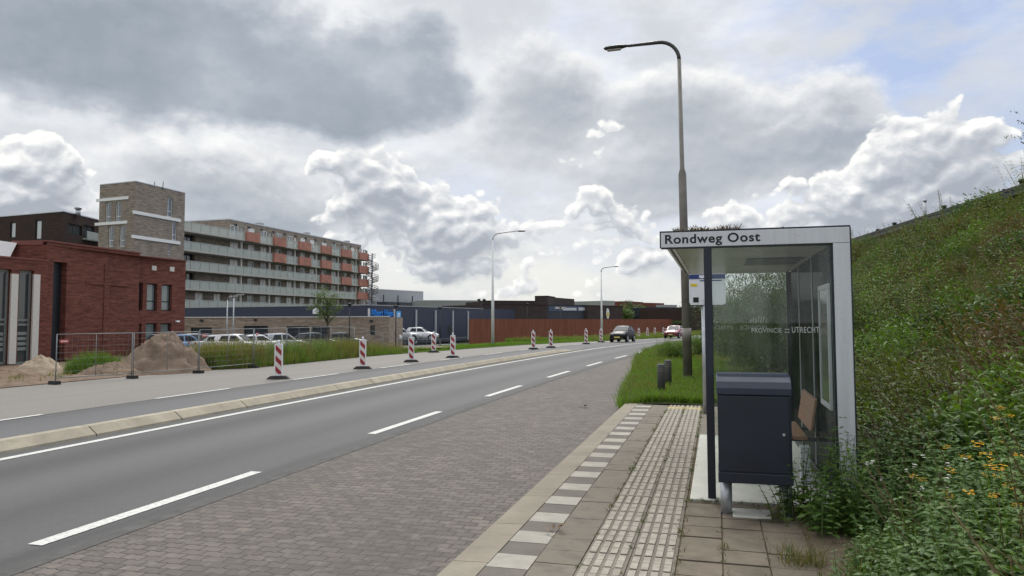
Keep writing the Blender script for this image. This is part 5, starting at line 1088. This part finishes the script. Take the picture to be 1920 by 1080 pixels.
# species patches: mounds of one kind each, tall stems and dead growth
nc=420; CY=3.6+50*uni(0,1,nc)**1.5; cf=np.array([x0f(v) for v in CY]); cx=np.maximum(cf+2.6,8.9-.2*(CY-25.5)+curve(CY)*.5)+.8; CX=cf+.25+(cx-cf)*uni(0,1,nc)
ok=(CX<.75*CY+1.5)&~((CX<1.75)&(CY>6.6)&(CY<12.)); CX,CY=CX[ok],CY[ok]; nc=len(CX); kind=rng.choice(9,nc,p=[.24,.22,.15,.13,.13,.05,.02,.02,.04]); PP=[];WW=[];SS=[]
for i in range(nc):
    k=int(kind[i]); m_=int(rng.integers(14,34)); rr=uni(.35,.85,1)[0]*(1.25 if CY[i]>22 else 1.)*(.7 if CX[i]<1.9 else 1.); a=uni(0,6.283,m_); q=rr*np.sqrt(uni(0,1,m_)); dome=.62*rr*(1-(q/rr)**2) if k<4 else 0*q
    for x_,y_,d_ in zip(CX[i]+q*np.cos(a),CY[i]+q*np.sin(a),dome): PP.append((x_,y_,bank(x_,y_)+d_-.05)); WW.append(k); SS.append(random.uniform(1.0,2.0)*(1. if k<4 else .95)*(.75 if x_<1.9 or y_<6 else 1.)*(.5 if k==7 else .72 if k in (5,6,8) else 1.))
PP=np.array(PP); WW=np.array(WW); okk=~((PP[:,0]<1.3)&(PP[:,1]>6.9)); 
ps_=[P_clump(34,.24,.26,.075,.028,0,4),P_clump(34,.24,.28,.07,.026,1,4),P_clump(30,.24,.26,.065,.022,2,5),P_clump(22,.24,.26,.06,.02,3,7),P_sprig(.95,13,.10,.028,1,4,.22),P_sprig(.85,11,.09,.026,2,4,.3),P_blades(14,.75,.16,.012,.6,2,4,.4),P_twig(.95,4,4),P_sprig(.9,12,.09,.024,3,4,.3)]
o=plant('slope_scrub',[M_gdk,M_gmd,M_gol,M_gbr,M_stem],ps_,WW[okk],PP[okk],np.array(SS)[okk],np.stack([np.full(okk.sum(),-.3)+rng.normal(size=okk.sum())*.2,rng.normal(size=okk.sum())*.2-.1],1)); tag(o,'uneven mounds, tall stems and dead growth standing out of the slope weeds','scrub',kind='stuff')
# low weeds at the slope foot near the camera
pf2=[P_sprig(.42,6,.105,.058,5,5,.12),P_sprig(.6,8,.10,.052,5,5,.15),P_sprig(.38,6,.085,.05,1,1,.2),P_clump(18,.16,.16,.07,.04,1),P_blades(12,.32,.1,.010,.7,6,7,.5),P_clump(18,.18,.16,.07,.038,0)]
n=1500; Y=uni(2.6,7.4,n); lim=.78+.16*np.sin(Y*2.3)+np.where(Y>6.4,.12*(Y-6.4),0)+.05*(Y-5); X=lim+1.3*uni(0,1,n)**1.1
kp=~((X>-.1)&(X<1.16)&(Y>7.0)); X,Y,lim=X[kp],Y[kp],lim[kp]; n=len(X); Z=np.array([bank(max(a_,.65),b_) if a_>1.25 else .165 for a_,b_ in zip(X,Y)]); e_=X-lim
we=np.stack([.8+0*X,.6*(e_>.15),.5+0*X,.5+0*X,.15+.8*(e_<.2),.35+0*X],1)
bladefield('foot_weeds','leafy green weeds spilling over the sandy edge beside the platform',mats_s+[M_grassm,M_grassd],pf2,we,np.stack([X,Y,Z],1),uni(.6,1.1,n)*np.clip(.55+e_*1.1,.5,1.1))
# single plants one can point at
def one(name,label,cat,c,mats,protos,n,r,sc,group=None,parts=()):
    a=uni(0,6.283,n); rr=r*np.sqrt(uni(0,1,n)); P_=np.stack([rr*np.cos(a),rr*np.sin(a),0*a],1)+V3(*c)
    o=plant(name,mats,protos,rng.integers(0,len(protos),n),P_,uni(.75,1.1,n)*sc,None,None,c); o.location=tuple(map(float,c)); tag(o,label,cat,group)
    for (nm,ms,pr,m_,h_) in parts:
        Q=np.stack([rr[:m_]*np.cos(a[:m_])*1.3,rr[:m_]*np.sin(a[:m_])*1.3,0*a[:m_]],1); plant(nm,ms,pr,rng.integers(0,len(pr),m_),Q,uni(.8,1.15,m_)*sc,None,o)
    return o
def gpt(x,y,zz=.17):
    p=onZ(x,y,zz)
    for i in range(14):
        z=bank(p[0],p[1]) if p[0]>1.25 else .16
        p=onZ(x,y,z) if z<1.5 else p
    return p
NL=[P_sprig(.55,8,.11,.06,0,0,.12),P_sprig(.45,7,.12,.065,0,0,.2),P_sprig(.65,9,.10,.055,0,0,.1)]
one('leafy_weed','leafy weed growing up against the right side of the litter bin','weed',(.62,6.72,.17),[M_gdk],[P_sprig(.72,9,.075,.045,0,0,.12),P_sprig(.55,8,.08,.045,0,0,.25)],9,.13,1.)
one('leafy_weed','taller leafy weed between the bin and the grey shelter post','weed',(.93,6.72,.17),[M_gdk,M_gmd],[P_sprig(.8,10,.095,.05,0,0,.2),P_sprig(.6,9,.10,.055,1,1,.25),P_clump(26,.2,.26,.085,.045,1,2)],46,.34,1.05)
one('leafy_weed','low sparse weed under the front of the litter bin','weed',(.44,6.58,.17),[M_gol],[P_sprig(.3,6,.05,.03,0,0,.35)],7,.12,1.)
p=gpt(1600,1010); one('nettle_clump','broad-leaved bright green nettle clump at the bottom right of the platform edge','nettle',p,[M_nettle,M_gmd],NL,26,.32,.85)
p=gpt(1700,930); one('nettle_clump','darker nettle clump just right of the grey shelter post foot','nettle',p,[M_gdk],NL,26,.36,.85)
p=gpt(1500,1060); one('dry_grass_tuft','yellowish dry grass tuft at the sandy edge in the bottom right','grass tuft',p,[M_grassd,M_grassm],[P_blades(18,.18,.10,.006,.8,0,1,.3)],9,.11,1.)
TF=lambda: [P_sprig(.75,9,.09,.03,0,0,.12,(1,14,.035,.010)),P_sprig(.62,8,.09,.03,0,0,.2,(1,12,.032,.010))]
for (x_,y_,lab,s_) in ((1772,960,'yellow tansy in bloom left of the other yellow flowers',.9),(1835,915,'orange-yellow tansy plant standing highest on the slope',.9),(1865,985,'yellow tansy with wide flower heads in the middle of the flowering weeds',.95),(1905,1040,'orange-yellow tansy at the right edge near the bottom corner',.95),(1900,870,'pale yellow tansy at the far right edge above the other flowers',.9)):
    p=gpt(x_,y_+90); one('tansy_plant',lab,'flowering plant',p,[M_gmd,M_flow],TF(),5,.12,s_,'yellow tansy plants on the slope')
p=gpt(1735,1040); one('white_flower_plant','thin plant with small white flowers left of the yellow tansy','flowering plant',p,[M_stem,M_flw],[P_sprig(.6,3,.05,.015,0,0,.3,(1,3,.02,.014)),P_sprig(.5,3,.05,.015,0,0,.45,(1,3,.02,.014))],16,.2,1.)
# shrubs
def shrub(label,c,rx,h,m,name='shrub',dens=1.,leaf=.06,grp=None):
    t=thing(name,label,'shrub',c,0,grp); n=int(420*dens*rx*h)+60; d=rng.normal(size=(n,3)); d/=np.linalg.norm(d,axis=1)[:,None]; r_=uni(0,1,n)**.45; lump=1+.45*(vnoise(d[:,0]*2+c[0],d[:,1]*2+d[:,2]*1.7)-.5)*2
    P_=np.stack([d[:,0]*rx*r_*lump,d[:,1]*rx*r_*lump,h*.5+d[:,2]*h*.52*r_*lump],1); P_=P_[P_[:,2]>-.05]
    f=plant('foliage',m,[P_clump(18,.22,.2,leaf,leaf*.5,0,3),P_clump(18,.2,.2,leaf*.9,leaf*.5,min(1,len(m)-1),3),P_twig(.35,0,3)],rng.integers(0,3,len(P_)),P_,uni(.8,1.25,len(P_)),None,t)
    mb=MB()
    for k in range(6): a=k*1.05; mb.tube([(0,0,-.1),(.3*rx*math.cos(a),.3*rx*math.sin(a),h*.4),(.62*rx*math.cos(a+.3),.62*rx*math.sin(a+.3),h*.85)],[.03,.02,.006],5)
    mb.build('stem',M_bark,t); return t
for (x_,d_,rx,h,m,lab) in ((1488,17,1.5,2.5,[M_treed,M_gdk],'big dark shrub on the slope behind the shelter back wall'),(1452,22,2.1,2.9,[M_treed,M_gdk],'tall dark shrub seen through the middle of the shelter glass'),(1422,27,1.7,2.1,[M_gdk,M_treed],'olive shrub seen through the shelter glass left of the tall dark one'),(1398,33,1.4,1.6,[M_gol,M_gbr],'brownish shrub seen through the left of the shelter glass'),(1382,42,1.4,1.4,[M_gdk,M_gol],'far shrub seen through the glass beside the navy column')):
    p=W(x_,600,d_); z=bank(p[0],p[1]); shrub(lab,(p[0],p[1],z),rx,h,m,grp='shrubs on the slope behind the shelter')
for (x_,d_,rx,h,lab) in ((1262,31,.75,.75,'low green bush in the verge left of the tall street lamp'),(1306,33,.8,.9,'low green bush in the verge between the lamp and the sign pole'),(1352,36,.9,.9,'brown-green bush in the verge seen beside the navy column')):
    p=W(x_,640,d_); shrub(lab,(p[0],p[1],.15),rx,h,[M_gmd,M_grassm],'bush',1.3,.05,'bushes in the far verge')
# trees
def tree(name,label,c,H,th,cr,m,nl=1.,leafs=.16,lean=(0,0),sub=9,grp=None,sparse=1.,seed=0):
    t=thing(name,label,'tree',c,0,grp); mb=MB(); mb.tube([(0,0,-.2),(lean[0]*.3,lean[1]*.3,th*.6),(lean[0]*.7,lean[1]*.7,th+.25*(H-th)),(lean[0],lean[1],th+.75*(H-th))],[.035*H*.5,.028*H*.5,.02*H*.5,.006*H],8); P_=[]
    for k in range(sub):
        a=k*2.4+seed; z=th+(H-th)*(.12+.8*k/sub); r_=cr*(1-.55*abs(k/sub-.35))*random.uniform(.7,1.); e=V3(lean[0]+r_*math.cos(a),lean[1]+r_*math.sin(a),z+.12*(H-th)); s_=V3(lean[0]*.7,lean[1]*.7,z-.18*(H-th)); mb.tube([s_,(s_+e)/2+V3(0,0,.08),e],[.012*H,.008*H,.004*H],5)
        for q in range(int(16*nl*sparse)):
            P_.append(e+rng.normal(size=3)*V3(1,1,.75)*cr*.27+ (s_-e)*random.random()*.35)
    mb.build('trunk',M_bark,t); P_=np.array(P_)
    plant('crown',m,[P_clump(16,leafs*2.2,leafs*2.,leafs,leafs*.55,0,2),P_clump(12,leafs*2.4,leafs*2.,leafs*.9,leafs*.5,min(1,len(m)-1),2)],rng.integers(0,2,len(P_)),P_,uni(.7,1.3,len(P_)),None,t); return t
p=W(618,640,60); tree('young_tree','small light green street tree in front of the brick annex',(p[0],p[1],-.8),W(610,546,60)[2]+.8,2.4,1.05,[M_tree,M_grassm],1.1,.13,(-.35,0),10)
for (x_,d_,yt,cr,m,lab) in ((1172,160,582,1.7,[M_tree],'light green small tree left of the distant brick flats'),(1190,165,572,2.4,[M_treed,M_tree],'darker round tree in front of the distant brick flats'),(1207,165,578,1.6,[M_tree],'light green tree left of the black flat-roofed hall')):
    p=W(x_,620,d_); tree('tree',lab,(p[0],p[1],-.8),W(x_,yt,d_)[2]+.8,1.2,cr,m,.9,.4,grp='trees between the halls',seed=x_)
for (x_,d_,yt,cr,lab) in ((1287,230,575,3.5,'distant dark tree left of the tall lamp pole'),(1312,235,573,4.,'distant dark tree right of the tall lamp pole'),(1334,240,576,3.5,'distant dark tree behind the navy column'),(1368,235,572,4.,'distant tree seen through the left of the shelter glass')):
    p=W(x_,620,d_); tree('tree',lab,(p[0],p[1],-.8),W(x_,yt,d_)[2]+.8,1.5,cr,[M_treed],1.,.6,grp='distant dark trees at the bend',seed=x_)
p=W(1271,615,145); t=thing('hedge','clipped dark hedge at the far end of the rust wall','hedge',(p[0],p[1],-.6)); n=420; P_=np.stack([uni(-1.,1.,n),uni(-.6,.6,n),uni(0,2.,n)],1); plant('foliage',[M_gdk,M_treed],[P_clump(14,.3,.28,.2,.12,0,0),P_clump(14,.3,.28,.2,.12,1,0)],rng.integers(0,2,n),P_,uni(.8,1.2,n),None,t)
p=W(1985,330,27); tree('birch_tree','thin-twigged tree reaching into the frame at the right edge above the roof',(p[0],p[1],5.),4.6,1.6,1.35,[M_treed],.55,.07,(0,0),10,sparse=.8)
# dead leaves and twigs on the bay and platform
for (x_,y_,s_,lab) in ((1098,763,.16,'dark dead leaf on the brick bay near the grass'),(1044,994,.09,'dead twig lying on the striped tiles'),(1035,1000,.06,'small dead leaf beside the twig on the striped tiles'),(990,785,.07,'small dark leaf in the middle of the brick bay')):
    dz_=.19 if y_ in (994,1000) else .006; p=onZ(x_,y_,dz_); V,T,M=[],[],[]
    for k in range(4): leaf(V,T,(random.uniform(-.3,.3)*s_,random.uniform(-.3,.3)*s_,.006+.01*k),(random.uniform(-1,1),random.uniform(-1,1),.15),(0,0,1),s_,s_*.4,-.1,M,0)
    o=plant('dead_leaf',[M_stem],[(V,T,M)],[0],[(0,0,0)],[1.]); o.location=tuple(p); tag(o,lab,'dead leaf',None)
# small weeds and moss in the joints of the paving
J=[]
for k in range(420):
    c_=random.random()
    if c_<.3: J.append((-.296+random.uniform(-.012,.012),random.uniform(3.5,15.2),PZ))
    elif c_<.5: J.append((-.934+random.uniform(-.012,.012),random.uniform(3.5,15.2),PZ))
    elif c_<.62: J.append((random.uniform(-.25,1.0),7.17+random.uniform(-.02,.02),PZ))
    elif c_<.74: J.append((-.615+random.uniform(-.008,.008),random.uniform(3.5,15.2),PZ))
    elif c_<.9: J.append((random.choice([.01,.315,.62])+random.uniform(-.015,.015),random.uniform(3.5,7.1),PZ))
    else: J.append((-10.08+random.uniform(-.02,.01),random.uniform(6,40),0.))
J=np.array(J); J[J[:,0]<-5,0]+=curve(J[J[:,0]<-5,1]); n=len(J)
bladefield('joint_weeds','tiny weeds and moss growing in the paving joints',[M_gol,M_grassm,M_stem],[P_blades(7,.035,.03,.006,.9,0),P_clump(8,.025,.02,.02,.012,1,0),P_blades(6,.03,.05,.006,1.6,2)],[.4,.3,.3],J,uni(.5,1.3,n))
